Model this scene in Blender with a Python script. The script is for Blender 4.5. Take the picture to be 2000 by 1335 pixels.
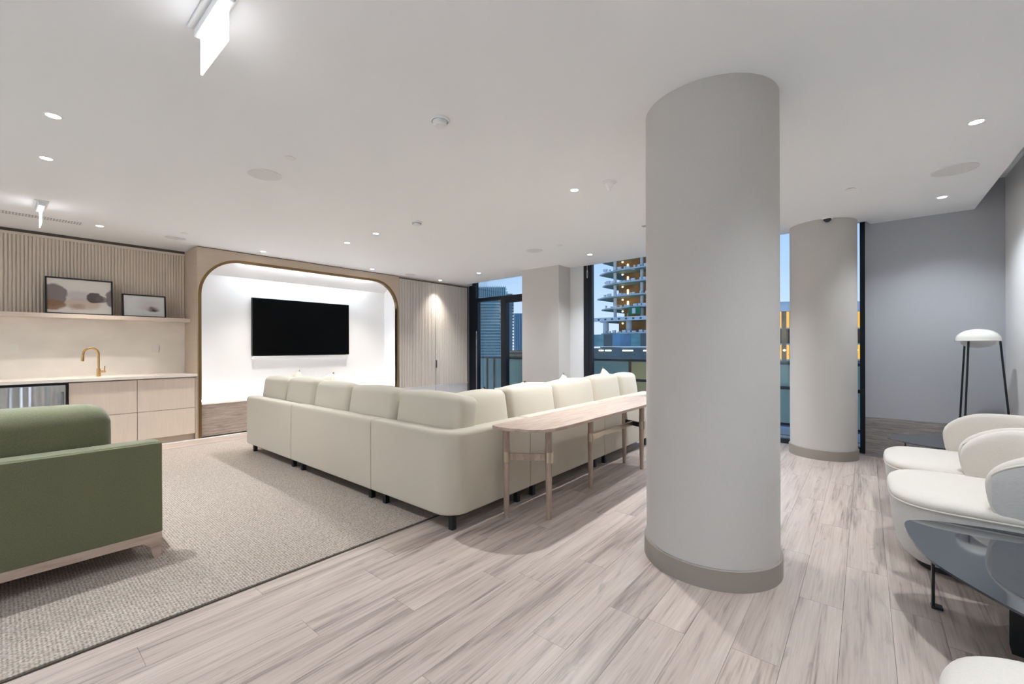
import bpy, bmesh, math, random
from mathutils import Vector, Matrix
random.seed(7)
PI = math.pi
S = bpy.context.scene
for o in list(bpy.data.objects): bpy.data.objects.remove(o)
COL = S.collection

def lin(c):
    return tuple(((v/255)/12.92 if v/255 <= .04045 else ((v/255+.055)/1.055)**2.4) for v in c)

# ---------------------------------------------------------------- camera
cd = bpy.data.cameras.new('camera'); cam = bpy.data.objects.new('camera', cd); COL.objects.link(cam)
cd.sensor_width = 36; cd.sensor_fit = 'HORIZONTAL'; cd.lens = 834.1/2000*36
cd.shift_y = (677.1-667.5)/2000; cd.clip_start = .05; cd.clip_end = 3000
YAW = math.radians(39.591)
cam.location = (0, 0, 1.32)
cam.rotation_mode = 'XYZ'
ROLL = math.radians(-.143)
Mx = Matrix.Rotation(YAW-PI/2, 4, 'Z') @ Matrix.Rotation(PI/2, 4, 'X') @ Matrix.Rotation(-ROLL*-1, 4, 'Z')
cam.rotation_euler = Mx.to_euler()
S.camera = cam

# ---------------------------------------------------------------- view / world
S.view_settings.view_transform = 'Standard'; S.view_settings.look = 'None'
S.view_settings.gamma = 1; S.view_settings.use_curve_mapping = False
S.view_settings.exposure = 1.0
W = bpy.data.worlds.new('dusk_sky'); S.world = W; W.use_nodes = True
nt = W.node_tree; nt.nodes.clear()
tc = nt.nodes.new('ShaderNodeTexCoord'); sp = nt.nodes.new('ShaderNodeSeparateXYZ')
rp = nt.nodes.new('ShaderNodeValToRGB'); bg = nt.nodes.new('ShaderNodeBackground'); wo = nt.nodes.new('ShaderNodeOutputWorld')
nt.links.new(tc.outputs['Generated'], sp.inputs[0]); nt.links.new(sp.outputs['Z'], rp.inputs[0])
nt.links.new(rp.outputs[0], bg.inputs[0]); nt.links.new(bg.outputs[0], wo.inputs[0])
e = rp.color_ramp.elements
e[0].position = 0; e[0].color = (*lin((212, 222, 238)), 1)
e[1].position = .6; e[1].color = (*lin((96, 152, 226)), 1)
m_ = e.new(.16); m_.color = (*lin((176, 202, 236)), 1)
bg.inputs[1].default_value = .74

SPOT_W = 84.0
# added area lamp at the rear window, fill for ceiling and walls
al = bpy.data.lights.new('added_fill_light', 'AREA'); al.shape = 'RECTANGLE'; al.size = 6.8; al.size_y = 2.5; al.energy = 60; al.color = (.90, .95, 1.0)
ao = bpy.data.objects.new('added_fill_light', al); COL.objects.link(ao); ao.location = (-4.10, 3.35, 1.45); ao.rotation_euler = (0, -PI/2, 0)
WARM = (1.0, .94, .87); NEUT = (.87, .93, 1.0); SOFT = (.92, .955, 1.0)

# ---------------------------------------------------------------- materials
def new_mat(name):
    m = bpy.data.materials.new(name); m.use_nodes = True
    return m, m.node_tree, m.node_tree.nodes['Principled BSDF']

def mat(name, c, rough=.5, metal=0, var=0, scale=(20, 20, 20), bump=0, bscale=200, ior=1.5, emis=None, es=0, spec=.5, sheen=0, coat=0):
    m, nt, b = new_mat(name)
    b.inputs['Roughness'].default_value = rough; b.inputs['Metallic'].default_value = metal
    b.inputs['IOR'].default_value = ior; b.inputs['Specular IOR Level'].default_value = spec
    if sheen: b.inputs['Sheen Weight'].default_value = sheen
    if coat: b.inputs['Coat Weight'].default_value = coat; b.inputs['Coat Roughness'].default_value = .05
    L = lin(c); b.inputs['Base Color'].default_value = (*L, 1)
    if emis: b.inputs['Emission Color'].default_value = (*lin(emis), 1); b.inputs['Emission Strength'].default_value = es
    if var or bump:
        tx = nt.nodes.new('ShaderNodeTexCoord')
        mp = nt.nodes.new('ShaderNodeMapping'); mp.inputs['Scale'].default_value = scale
        nt.links.new(tx.outputs['Object'], mp.inputs[0])
    if var:
        nz = nt.nodes.new('ShaderNodeTexNoise'); nz.inputs['Scale'].default_value = 1; nz.inputs['Detail'].default_value = 5
        nt.links.new(mp.outputs[0], nz.inputs[0])
        cr = nt.nodes.new('ShaderNodeValToRGB')
        cr.color_ramp.elements[0].position = .3; cr.color_ramp.elements[1].position = .7
        cr.color_ramp.elements[0].color = (*[v*(1-var) for v in L], 1)
        cr.color_ramp.elements[1].color = (*[min(1, v*(1+var)) for v in L], 1)
        nt.links.new(nz.outputs[0], cr.inputs[0]); nt.links.new(cr.outputs[0], b.inputs['Base Color'])
    if bump:
        n2 = nt.nodes.new('ShaderNodeTexNoise'); n2.inputs['Scale'].default_value = bscale; n2.inputs['Detail'].default_value = 3
        nt.links.new(tx.outputs['Object'], n2.inputs[0])
        bp = nt.nodes.new('ShaderNodeBump'); bp.inputs['Strength'].default_value = bump; bp.inputs['Distance'].default_value = .002
        nt.links.new(n2.outputs[0], bp.inputs['Height']); nt.links.new(bp.outputs[0], b.inputs['Normal'])
    return m

def emat(name, c, s):
    m = bpy.data.materials.new(name); m.use_nodes = True; nt = m.node_tree; nt.nodes.clear()
    em = nt.nodes.new('ShaderNodeEmission'); o = nt.nodes.new('ShaderNodeOutputMaterial')
    em.inputs[0].default_value = (*lin(c), 1); em.inputs[1].default_value = s
    nt.links.new(em.outputs[0], o.inputs[0]); return m

def glass_mat(name, tint, refl=.5):
    m = bpy.data.materials.new(name); m.use_nodes = True; nt = m.node_tree; nt.nodes.clear()
    t = nt.nodes.new('ShaderNodeBsdfTransparent'); t.inputs[0].default_value = (*lin(tint), 1)
    g = nt.nodes.new('ShaderNodeBsdfGlossy'); g.inputs['Roughness'].default_value = .01
    g.inputs[0].default_value = (.9, .95, 1, 1)
    f = nt.nodes.new('ShaderNodeFresnel'); f.inputs[0].default_value = 1.45
    ml = nt.nodes.new('ShaderNodeMath'); ml.operation = 'MULTIPLY'; ml.inputs[1].default_value = refl
    mx = nt.nodes.new('ShaderNodeMixShader'); o = nt.nodes.new('ShaderNodeOutputMaterial')
    nt.links.new(f.outputs[0], ml.inputs[0]); nt.links.new(ml.outputs[0], mx.inputs[0])
    nt.links.new(t.outputs[0], mx.inputs[1]); nt.links.new(g.outputs[0], mx.inputs[2]); nt.links.new(mx.outputs[0], o.inputs[0])
    return m

def wood_mat(name, light, mid, dark, rough=.42, gs=(1.1, 9, 9), use_rand=True, streak=.5):
    """wood grain running along local X; each object shifts by its own random number"""
    m, nt, b = new_mat(name); N = nt.nodes.new; Lk = nt.links.new
    tx = N('ShaderNodeTexCoord'); oi = N('ShaderNodeObjectInfo')
    vm = N('ShaderNodeVectorMath'); vm.operation = 'ADD'
    cb = N('ShaderNodeCombineXYZ')
    mu = N('ShaderNodeMath'); mu.operation = 'MULTIPLY'; mu.inputs[1].default_value = 83.0 if use_rand else 0
    Lk(oi.outputs['Random'], mu.inputs[0])
    for i in range(3): Lk(mu.outputs[0], cb.inputs[i])
    Lk(tx.outputs['Object'], vm.inputs[0]); Lk(cb.outputs[0], vm.inputs[1])
    mp = N('ShaderNodeMapping'); mp.inputs['Scale'].default_value = gs; Lk(vm.outputs[0], mp.inputs[0])
    n1 = N('ShaderNodeTexNoise'); n1.inputs['Scale'].default_value = 1.6; n1.inputs['Detail'].default_value = 7; n1.inputs['Roughness'].default_value = .62
    n1.inputs['Distortion'].default_value = .6
    Lk(mp.outputs[0], n1.inputs[0])
    mp2 = N('ShaderNodeMapping'); mp2.inputs['Scale'].default_value = (gs[0]*3, gs[1]*9, gs[2]*9); Lk(vm.outputs[0], mp2.inputs[0])
    n2 = N('ShaderNodeTexNoise'); n2.inputs['Scale'].default_value = 1.5; n2.inputs['Detail'].default_value = 4; Lk(mp2.outputs[0], n2.inputs[0])
    mx = N('ShaderNodeMix'); mx.data_type = 'FLOAT'; mx.inputs[0].default_value = .3
    Lk(n1.outputs[0], mx.inputs[2]); Lk(n2.outputs[0], mx.inputs[3])
    cr = N('ShaderNodeValToRGB'); E_ = cr.color_ramp.elements
    E_[0].position = .34; E_[0].color = (*lin(dark), 1)
    E_[1].position = .64; E_[1].color = (*lin(light), 1)
    k = E_.new(.47); k.color = (*lin(mid), 1)
    Lk(mx.outputs[0], cr.inputs[0])
    # dark knots / cathedral streaks
    mp3 = N('ShaderNodeMapping'); mp3.inputs['Scale'].default_value = (gs[0]*1.9, gs[1]*.9, gs[2]*.9); Lk(vm.outputs[0], mp3.inputs[0])
    n3 = N('ShaderNodeTexNoise'); n3.inputs['Scale'].default_value = 2.3; n3.inputs['Detail'].default_value = 6; n3.inputs['Distortion'].default_value = 1.6
    Lk(mp3.outputs[0], n3.inputs[0])
    c3 = N('ShaderNodeValToRGB'); c3.color_ramp.elements[0].position = .60; c3.color_ramp.elements[1].position = .74
    c3.color_ramp.elements[0].color = (0, 0, 0, 1); c3.color_ramp.elements[1].color = (streak,)*3+(1,)
    Lk(n3.outputs[0], c3.inputs[0])
    m2 = N('ShaderNodeMix'); m2.data_type = 'RGBA'; m2.inputs[7].default_value = (*[v*.55 for v in lin(dark)], 1)
    Lk(c3.outputs[0], m2.inputs[0]); Lk(cr.outputs[0], m2.inputs[6])
    # per board tone
    hs = N('ShaderNodeHueSaturation'); mr = N('ShaderNodeMapRange'); mr.inputs[3].default_value = .93; mr.inputs[4].default_value = 1.06
    Lk(oi.outputs['Random'], mr.inputs[0]); Lk(mr.outputs[0], hs.inputs['Value']); Lk(m2.outputs[2], hs.inputs['Color'])
    Lk(hs.outputs[0], b.inputs['Base Color']); b.inputs['Roughness'].default_value = rough
    bp = N('ShaderNodeBump'); bp.inputs['Strength'].default_value = .15; bp.inputs['Distance'].default_value = .001
    Lk(n2.outputs[0], bp.inputs['Height']); Lk(bp.outputs[0], b.inputs['Normal'])
    return m

def art_mat(name, base, blobs, W_, H_):
    """flat print: soft ellipses (cx, cz, rx, rz, colour, softness) in the object's X / Z, units 0..1"""
    m, nt, b = new_mat(name); N = nt.nodes.new; Lk = nt.links.new
    tx = N('ShaderNodeTexCoord'); nz = N('ShaderNodeTexNoise'); nz.inputs['Scale'].default_value = 9; nz.inputs['Detail'].default_value = 5
    Lk(tx.outputs['Object'], nz.inputs[0])
    sub = N('ShaderNodeVectorMath'); sub.operation = 'MULTIPLY_ADD'; sub.inputs[1].default_value = (.09, 0, .07); sub.inputs[2].default_value = (-.045, 0, -.035)
    Lk(nz.outputs['Color'], sub.inputs[0])
    ad = N('ShaderNodeVectorMath'); ad.operation = 'ADD'; Lk(tx.outputs['Object'], ad.inputs[0]); Lk(sub.outputs[0], ad.inputs[1])
    last = None
    for (cx, cz, rx, rz, c, soft, alpha) in blobs:
        mp = N('ShaderNodeMapping'); mp.vector_type = 'POINT'
        mp.inputs['Scale'].default_value = (1/(rx*W_), 0, 1/(rz*H_))
        mp.inputs['Location'].default_value = (-cx/rx+.5/rx, 0, -cz/rz+.5/rz)
        Lk(ad.outputs[0], mp.inputs[0])
        ln = N('ShaderNodeVectorMath'); ln.operation = 'LENGTH'; Lk(mp.outputs[0], ln.inputs[0])
        mr = N('ShaderNodeMapRange'); mr.inputs[1].default_value = 1; mr.inputs[2].default_value = 1-soft
        mr.inputs[3].default_value = 0; mr.inputs[4].default_value = alpha; Lk(ln.outputs[1], mr.inputs[0])
        mx = N('ShaderNodeMix'); mx.data_type = 'RGBA'
        Lk(mr.outputs[0], mx.inputs[0])
        if last is None: mx.inputs[6].default_value = (*lin(base), 1)
        else: Lk(last, mx.inputs[6])
        mx.inputs[7].default_value = (*lin(c), 1); last = mx.outputs[2]
    Lk(last, b.inputs['Base Color']); b.inputs['Roughness'].default_value = .35
    return m

M = {}
M['ceiling'] = mat('ceiling_paint', (246, 247, 248), .9)
M['wall_grey'] = mat('grey_wall_covering', (180, 182, 188), .8, var=.03, scale=(60, 60, 400))
M['wall_white'] = mat('white_wall_paint', (226, 226, 226), .85)
M['pier'] = mat('pale_greige_wall', (205, 201, 196), .8, var=.02, scale=(50, 50, 300))
M['column'] = mat('column_linen', (197, 193, 188), .75, var=.025, scale=(90, 90, 260), bump=.08, bscale=300)
M['ring'] = mat('taupe_base', (150, 142, 133), .5)
M['laminate'] = mat('greige_laminate', (200, 182, 162), .5, var=.04, scale=(3, 3, 60))
M['cream_lam'] = mat('cream_laminate', (224, 208, 192), .42, var=.03, scale=(40, 40, 3))
M['flute'] = mat('fluted_greige', (216, 202, 187), .55)
M['flute2'] = mat('fluted_pale', (214, 206, 198), .5)
M['panel2'] = mat('pale_panel', (222, 220, 220), .45)
M['dark_gap'] = mat('dark_reveal', (92, 80, 70), .7)
M['stone'] = mat('backsplash_stone', (244, 236, 225), .3, var=.05, scale=(3, 3, 5))
M['quartz'] = mat('counter_quartz', (236, 228, 218), .25, var=.02, scale=(30, 30, 30))
M['brass'] = mat('brushed_brass', (138, 112, 76), .38, metal=1)
M['brass2'] = mat('satin_gold', (205, 165, 110), .25, metal=1)
M['alcove'] = mat('alcove_white', (250, 250, 250), .7)
M['steel'] = mat('brushed_steel', (214, 217, 222), .3, metal=1, var=.03)
_n = M['steel'].node_tree; _b = _n.nodes['Principled BSDF']
_t = _n.nodes.new('ShaderNodeTexCoord'); _m = _n.nodes.new('ShaderNodeMapping'); _m.inputs['Scale'].default_value = (5, 1, .15)
_z = _n.nodes.new('ShaderNodeTexNoise'); _z.inputs['Scale'].default_value = 1.6; _z.inputs['Detail'].default_value = 1
_p = _n.nodes.new('ShaderNodeBump'); _p.inputs['Distance'].default_value = .09; _p.inputs['Strength'].default_value = 1
_n.links.new(_t.outputs['Object'], _m.inputs[0]); _n.links.new(_m.outputs[0], _z.inputs[0]); _n.links.new(_z.outputs[0], _p.inputs['Height']); _n.links.new(_p.outputs[0], _b.inputs['Normal'])
M['black'] = mat('black_metal', (22, 24, 28), .4)
M['frame'] = mat('window_frame_black', (24, 30, 40), .35, metal=.3)
M['screen'] = mat('tv_screen', (3, 3, 3), .35, spec=.1)
M['tvcase'] = mat('tv_case', (12, 12, 12), .4)
M['white_plastic'] = mat('white_plastic', (240, 240, 239), .4)
M['grey_plastic'] = mat('speaker_mesh', (226, 226, 226), .7)
M['dark_lens'] = mat('smoked_dome', (40, 42, 46), .15)
M['slot'] = mat('vent_slot_grey', (176, 176, 176), .8)
M['floor'] = wood_mat('vinyl_plank', (198, 185, 174), (178, 163, 153), (126, 113, 105), .38, gs=(.62, 8, 8), streak=.38)
M['joint'] = mat('plank_joint', (112, 100, 94), .8)
M['tablewood'] = wood_mat('washed_oak', (192, 172, 156), (174, 154, 139), (155, 134, 120), .42, gs=(2, 14, 14), streak=.12)
M['legwood'] = wood_mat('oak_leg', (180, 160, 144), (162, 142, 127), (142, 123, 110), .42, gs=(14, 14, 2), streak=.1)
M['sofawood'] = wood_mat('sofa_base_wood', (206, 186, 170), (190, 168, 152), (170, 148, 132), .5, gs=(2, 14, 14), streak=.2)
M['ledge'] = wood_mat('ledge_grain', (196, 182, 168), (170, 155, 142), (138, 124, 113), .5, gs=(2.2, 40, 26), streak=.5)
M['wain'] = wood_mat('grey_travertine', (176, 170, 166), (146, 141, 138), (112, 108, 107), .5, gs=(26, 2.2, 26), streak=.5)
M['sofa'] = mat('oatmeal_fabric', (194, 184, 166), .95, var=.03, scale=(300, 300, 300), bump=.25, bscale=420, sheen=.3)
M['cushion'] = mat('oatmeal_cushion', (203, 194, 176), .95, var=.03, scale=(300, 300, 300), bump=.25, bscale=420, sheen=.3)
M['pillow'] = mat('cream_pillow', (216, 208, 190), .95, bump=.3, bscale=300)
M['pillow2'] = mat('taupe_pillow', (150, 140, 126), .95, bump=.3, bscale=300)
M['green'] = mat('green_wool', (110, 112, 84), .95, var=.14, scale=(170, 170, 170), bump=.3, bscale=260, sheen=.25)
M['green_pipe'] = mat('green_piping', (140, 146, 116), .9)
M['boucle'] = mat('cream_boucle', (210, 203, 193), .95, var=.03, scale=(150, 150, 150), bump=.5, bscale=190, sheen=.3)
M['tweed'] = mat('grey_tweed', (196, 194, 190), .95, var=.08, scale=(60, 60, 420), bump=.3, bscale=260)
M['piping'] = mat('cream_piping', (214, 208, 196), .9)
M['tabletop'] = mat('smoked_glass_top', (52, 56, 62), .04, ior=1.65, spec=.8)
M['bracket'] = mat('nickel_bracket', (190, 178, 158), .3, metal=1)
M['lamp_white'] = mat('glossy_white_shade', (240, 238, 230), .12, coat=.6)
M['opal'] = mat('opal_glass', (205, 203, 205), .3)
M['chrome'] = mat('steel_bar', (150, 150, 150), .25, metal=1)
M['glass'] = glass_mat('window_glass', (240, 245, 246), .45)
def frosted(name, c, mixf, tint):
    m = glass_mat(name, tint, .6); nt = m.node_tree
    out = [n for n in nt.nodes if n.type == 'OUTPUT_MATERIAL'][0]; mx0 = [n for n in nt.nodes if n.type == 'MIX_SHADER'][0]
    d = nt.nodes.new('ShaderNodeBsdfDiffuse'); d.inputs[0].default_value = (*lin(c), 1)
    m2 = nt.nodes.new('ShaderNodeMixShader'); m2.inputs[0].default_value = mixf
    nt.links.new(mx0.outputs[0], m2.inputs[1]); nt.links.new(d.outputs[0], m2.inputs[2]); nt.links.new(m2.outputs[0], out.inputs[0])
    return m
M['rail_glass'] = frosted('guard_glass', (214, 240, 230), .65, (190, 220, 218))
M['rail_glass_reflection'] = frosted('guard_glass_painted_reflection', (250, 232, 180), .75, (220, 214, 180))  # warm reflection of the room painted into this pane's colour
M['lens'] = emat('lit_lens', (255, 250, 242), 14)
M['led_low'] = emat('led_strip_low', (234, 243, 255), 17)
M['plate'] = mat('outlet_plate', (246, 240, 230), .5)
M['sign'] = emat('lit_sign', (252, 253, 255), 1.6)
M['led'] = emat('led_strip', (234, 243, 255), 32)

def rug_mat():
    m, nt, b = new_mat('flatweave_rug'); N = nt.nodes.new; Lk = nt.links.new
    tx = N('ShaderNodeTexCoord'); mp = N('ShaderNodeMapping'); mp.inputs['Scale'].default_value = (1, 1, 1); Lk(tx.outputs['Object'], mp.inputs[0])
    w = N('ShaderNodeTexWave'); w.wave_type = 'BANDS'; w.bands_direction = 'X'; w.inputs['Scale'].default_value = 22; w.inputs['Distortion'].default_value = 1.2
    w.inputs['Detail'].default_value = 3; w.inputs['Detail Scale'].default_value = 9
    Lk(mp.outputs[0], w.inputs[0])
    nz = N('ShaderNodeTexNoise'); nz.inputs['Scale'].default_value = 95; nz.inputs['Detail'].default_value = 4; Lk(tx.outputs['Object'], nz.inputs[0])
    mx = N('ShaderNodeMix'); mx.data_type = 'FLOAT'; mx.inputs[0].default_value = .87; Lk(w.outputs[1], mx.inputs[2]); Lk(nz.outputs[0], mx.inputs[3])
    cr = N('ShaderNodeValToRGB'); cr.color_ramp.elements[0].position = .3; cr.color_ramp.elements[1].position = .68
    cr.color_ramp.elements[0].color = (*lin((116, 104, 95)), 1); cr.color_ramp.elements[1].color = (*lin((192, 180, 169)), 1)
    Lk(mx.outputs[0], cr.inputs[0]); Lk(cr.outputs[0], b.inputs['Base Color']); b.inputs['Roughness'].default_value = .95
    bp = N('ShaderNodeBump'); bp.inputs['Strength'].default_value = .6; bp.inputs['Distance'].default_value = .004
    Lk(mx.outputs[0], bp.inputs['Height']); Lk(bp.outputs[0], b.inputs['Normal'])
    return m
M['rug'] = rug_mat(); M['rug_edge'] = mat('rug_binding', (84, 76, 66), .9)

# ---------------------------------------------------------------- mesh helpers
def wloc(o):
    v = Vector((0, 0, 0))
    while o is not None:
        v += Vector(o.location); o = o.parent
    return v
def link(name, bm, m, parent=None, smooth=False, loc=None):
    """bm in world coordinates (or local when the parent sits at the origin)"""
    if parent is not None:
        bmesh.ops.translate(bm, verts=bm.verts, vec=-wloc(parent))
    if loc is not None:
        bmesh.ops.translate(bm, verts=bm.verts, vec=-(Vector(loc) - (wloc(parent) if parent else Vector())))
    bmesh.ops.recalc_face_normals(bm, faces=bm.faces)
    me = bpy.data.meshes.new(name); bm.to_mesh(me); bm.free()
    if smooth:
        for p in me.polygons: p.use_smooth = True
        if smooth != 'all':
            me.set_sharp_from_angle(angle=math.radians(35))
    me.materials.append(M[m] if isinstance(m, str) else m)
    o = bpy.data.objects.new(name, me); COL.objects.link(o)
    if parent is not None: o.parent = parent
    if loc is not None: o.location = Vector(loc) - (wloc(parent) if parent else Vector())
    return o
def tag(o, label=None, cat=None, group=None, kind=None):
    if label: o['label'] = label
    if cat: o['category'] = cat
    if group: o['group'] = group
    if kind: o['kind'] = kind
    return o
def thing(name, label, cat, loc=(0, 0, 0), group=None, rz=0):
    o = bpy.data.objects.new(name, None); COL.objects.link(o); o.location = loc; o.rotation_euler = (0, 0, rz)
    o.empty_display_size = .1
    return tag(o, label, cat, group)
def struct(name, bm, m, smooth=False, label=None):
    o = link(name, bm, m, None, smooth); o['kind'] = 'structure'
    if label: o['label'] = label
    return o
def dup(root, loc, label=None, rz=None):
    r = root.copy(); COL.objects.link(r); r.location = loc
    if rz is not None: r.rotation_euler = (0, 0, rz)
    if label: r['label'] = label
    def rec(a, b):
        for ch in list(a.children):
            c = ch.copy(); COL.objects.link(c); c.parent = b
            rec(ch, c)
    rec(root, r)
    return r

def bm_(): return bmesh.new()
def box(bm, x0, x1, y0, y1, z0, z1, bev=0, seg=2):
    r = bmesh.ops.create_cube(bm, size=1)
    vs = r['verts']
    for v in vs:
        v.co = Vector(((x0+x1)/2+v.co.x*(x1-x0), (y0+y1)/2+v.co.y*(y1-y0), (z0+z1)/2+v.co.z*(z1-z0)))
    if bev:
        es = list({e_ for v in vs for e_ in v.link_edges})
        bmesh.ops.bevel(bm, geom=es, offset=bev, segments=seg, affect='EDGES', profile=.5)
    return bm
def bx(*a, **k): return box(bm_(), *a, **k)
def lathe(bm, prof, cx=0, cy=0, n=32, cap=True):
    rings = []
    for (r, z) in prof:
        if r < 1e-6: rings.append([bm.verts.new((cx, cy, z))])
        else: rings.append([bm.verts.new((cx+r*math.cos(2*PI*i/n), cy+r*math.sin(2*PI*i/n), z)) for i in range(n)])
    for a, b in zip(rings, rings[1:]):
        if len(a) == 1 and len(b) == 1: continue
        for i in range(n):
            j = (i+1) % n
            if len(a) == 1: bm.faces.new((a[0], b[i], b[j]))
            elif len(b) == 1: bm.faces.new((a[i], a[j], b[0]))
            else: bm.faces.new((a[i], a[j], b[j], b[i]))
    if cap:
        if len(rings[0]) > 1: bm.faces.new(rings[0])
        if len(rings[-1]) > 1: bm.faces.new(rings[-1])
    return bm
def tube(bm, pts, r, n=8, closed=False, flat=None):
    """swept round (or rectangular, flat=(a,b)) section along a path"""
    pts = [Vector(p) for p in pts]; K = len(pts); rings = []
    up0 = Vector((0, 0, 1))
    prevn = None
    for i, p in enumerate(pts):
        if closed: d = pts[(i+1) % K]-pts[i-1]
        else: d = pts[min(i+1, K-1)]-pts[max(i-1, 0)]
        d.normalize()
        if prevn is None:
            a = up0 if abs(d.dot(up0)) < .95 else Vector((1, 0, 0))
            nrm = (a-d*a.dot(d)).normalized()
        else:
            nrm = prevn-d*prevn.dot(d)
            nrm = nrm.normalized() if nrm.length > 1e-6 else d.orthogonal().normalized()
        prevn = nrm; bn = d.cross(nrm)
        rr = r[i] if isinstance(r, (list, tuple)) else r
        if flat:
            rings.append([bm.verts.new(p+nrm*sx*flat[0]+bn*sy*flat[1]) for sx, sy in ((1, 1), (-1, 1), (-1, -1), (1, -1))])
        else:
            rings.append([bm.verts.new(p+(nrm*math.cos(2*PI*k/n)+bn*math.sin(2*PI*k/n))*rr) for k in range(n)])
    m = len(rings[0])
    for i in range(K if closed else K-1):
        a, b = rings[i], rings[(i+1) % K]
        for k in range(m): bm.faces.new((a[k], a[(k+1) % m], b[(k+1) % m], b[k]))
    if not closed: bm.faces.new(rings[0]); bm.faces.new(rings[-1])
    return bm
def rounded(pts, rad, seg=6):
    """polygon with rounded corners; rad one value or one per corner"""
    out = []; n = len(pts)
    for i in range(n):
        p = Vector(pts[i]); a = Vector(pts[i-1]); b = Vector(pts[(i+1) % n])
        r = rad[i] if isinstance(rad, (list, tuple)) else rad
        if r <= 0: out.append(tuple(p)); continue
        da = (a-p).normalized(); db = (b-p).normalized()
        ang = da.angle(db); t = min(r/math.tan(ang/2), (a-p).length*.499, (b-p).length*.499)
        r2 = t*math.tan(ang/2)
        bis = (da+db).normalized(); c = p+bis*(r2/math.sin(ang/2))
        s = p+da*t; e_ = p+db*t
        v0 = s-c; v1 = e_-c
        a0 = math.atan2(v0.y, v0.x); a1 = math.atan2(v1.y, v1.x); d = a1-a0
        while d > PI: d -= 2*PI
        while d < -PI: d += 2*PI
        for k in range(seg+1):
            q = a0+d*k/seg; out.append((c.x+r2*math.cos(q), c.y+r2*math.sin(q)))
    return out
def spline(pts, per=8):
    """closed catmull-rom"""
    out = []; n = len(pts)
    for i in range(n):
        p0, p1, p2, p3 = [Vector(pts[(i+k-1) % n]) for k in range(4)]
        for s in range(per):
            t = s/per
            out.append(tuple(.5*((2*p1)+(p2-p0)*t+(2*p0-5*p1+4*p2-p3)*t*t+(3*p1-p0-3*p2+p3)*t**3)))
    return out
def offset(pts, d):
    n = len(pts); P = [Vector(p) for p in pts]
    area = sum(P[i].x*P[(i+1) % n].y-P[(i+1) % n].x*P[i].y for i in range(n))
    sg = 1 if area > 0 else -1; out = []
    for i in range(n):
        e1 = (P[i]-P[i-1]); e2 = (P[(i+1) % n]-P[i])
        if e1.length < 1e-7: e1 = e2
        if e2.length < 1e-7: e2 = e1
        n1 = Vector((e1.y, -e1.x)).normalized()*sg; n2 = Vector((e2.y, -e2.x)).normalized()*sg
        nn = n1+n2; nn = nn.normalized() if nn.length > 1e-6 else n1
        k = max(.5, nn.dot(n1)); out.append((P[i].x+nn.x*d/k, P[i].y+nn.y*d/k))
    return out
def rprism(bm, outline, z0, z1, rt=0, rb=0, seg=4, levels=None):
    """prism with rounded top (rt) and bottom (rb); levels = extra (inset, z) rows instead"""
    rows = []
    if levels: rows = levels
    else:
        if rb:
            for k in range(seg+1):
                a = PI/2*k/seg; rows.append((rb*(1-math.sin(a)), z0+rb*(1-math.cos(a))))
        else: rows.append((0, z0))
        if rt:
            for k in range(seg+1):
                a = PI/2*k/seg; rows.append((rt*(1-math.cos(a)), z1-rt+rt*math.sin(a)))
        else: rows.append((0, z1))
    rings = []
    for ins, z in rows:
        o = offset(outline, -ins) if ins else outline
        rings.append([bm.verts.new((x, y, z)) for x, y in o])
    n = len(outline)
    for a, b in zip(rings, rings[1:]):
        for i in range(n): bm.faces.new((a[i], a[(i+1) % n], b[(i+1) % n], b[i]))
    bm.faces.new(rings[0]); bm.faces.new(rings[-1])
    return bm
def cushion(bm, hx, hy, hz, r, bulge=0, n=7, mat4=None, crown=None):
    """rounded, slightly stuffed block centred on the origin, half sizes hx hy hz"""
    def ticks(h):
        a = [-h+r*(1-math.cos(PI/2*k/4))*1.0 for k in range(5)]
        inner = [-(h-r)+2*(h-r)*k/n for k in range(1, n)]
        return a+inner+[-v for v in reversed(a)]
    tx_, ty_, tz_ = ticks(hx), ticks(hy), ticks(hz)
    idx = {}
    def vert(i, j, k):
        key = (i, j, k)
        if key in idx: return idx[key]
        p = Vector((tx_[i], ty_[j], tz_[k]))
        q = Vector((max(-hx+r, min(hx-r, p.x)), max(-hy+r, min(hy-r, p.y)), max(-hz+r, min(hz-r, p.z))))
        d = p-q; 
        if d.length > 1e-9: p = q+d.normalized()*r
        u, v, w = p.x/hx, p.y/hy, p.z/hz
        if bulge:
            p.x += bulge*.5*math.copysign(abs(u)**3, u)*(1-v*v)*(1-w*w)
            p.y += bulge*math.copysign(abs(v)**3, v)*(1-u*u)*(1-w*w)
            p.z += bulge*math.copysign(abs(w)**3, w)*(1-u*u)*(1-v*v)
        if mat4 is not None: p = mat4 @ p
        idx[key] = bm.verts.new(p); return idx[key]
    A, B, C = len(tx_)-1, len(ty_)-1, len(tz_)-1
    for i in range(A):
        for j in range(B):
            for k in (0, C): bm.faces.new((vert(i, j, k), vert(i+1, j, k), vert(i+1, j+1, k), vert(i, j+1, k)))
    for i in range(A):
        for k in range(C):
            for j in (0, B): bm.faces.new((vert(i, j, k), vert(i+1, j, k), vert(i+1, j, k+1), vert(i, j, k+1)))
    for j in range(B):
        for k in range(C):
            for i in (0, A): bm.faces.new((vert(i, j, k), vert(i, j+1, k), vert(i, j+1, k+1), vert(i, j, k+1)))
    return bm
def circle(cx, cy, r, n=48): return [(cx+r*math.cos(2*PI*i/n), cy+r*math.sin(2*PI*i/n)) for i in range(n)]
def rect(x0, x1, y0, y1): return [(x0, y0), (x1, y0), (x1, y1), (x0, y1)]

H = 2.79
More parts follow.
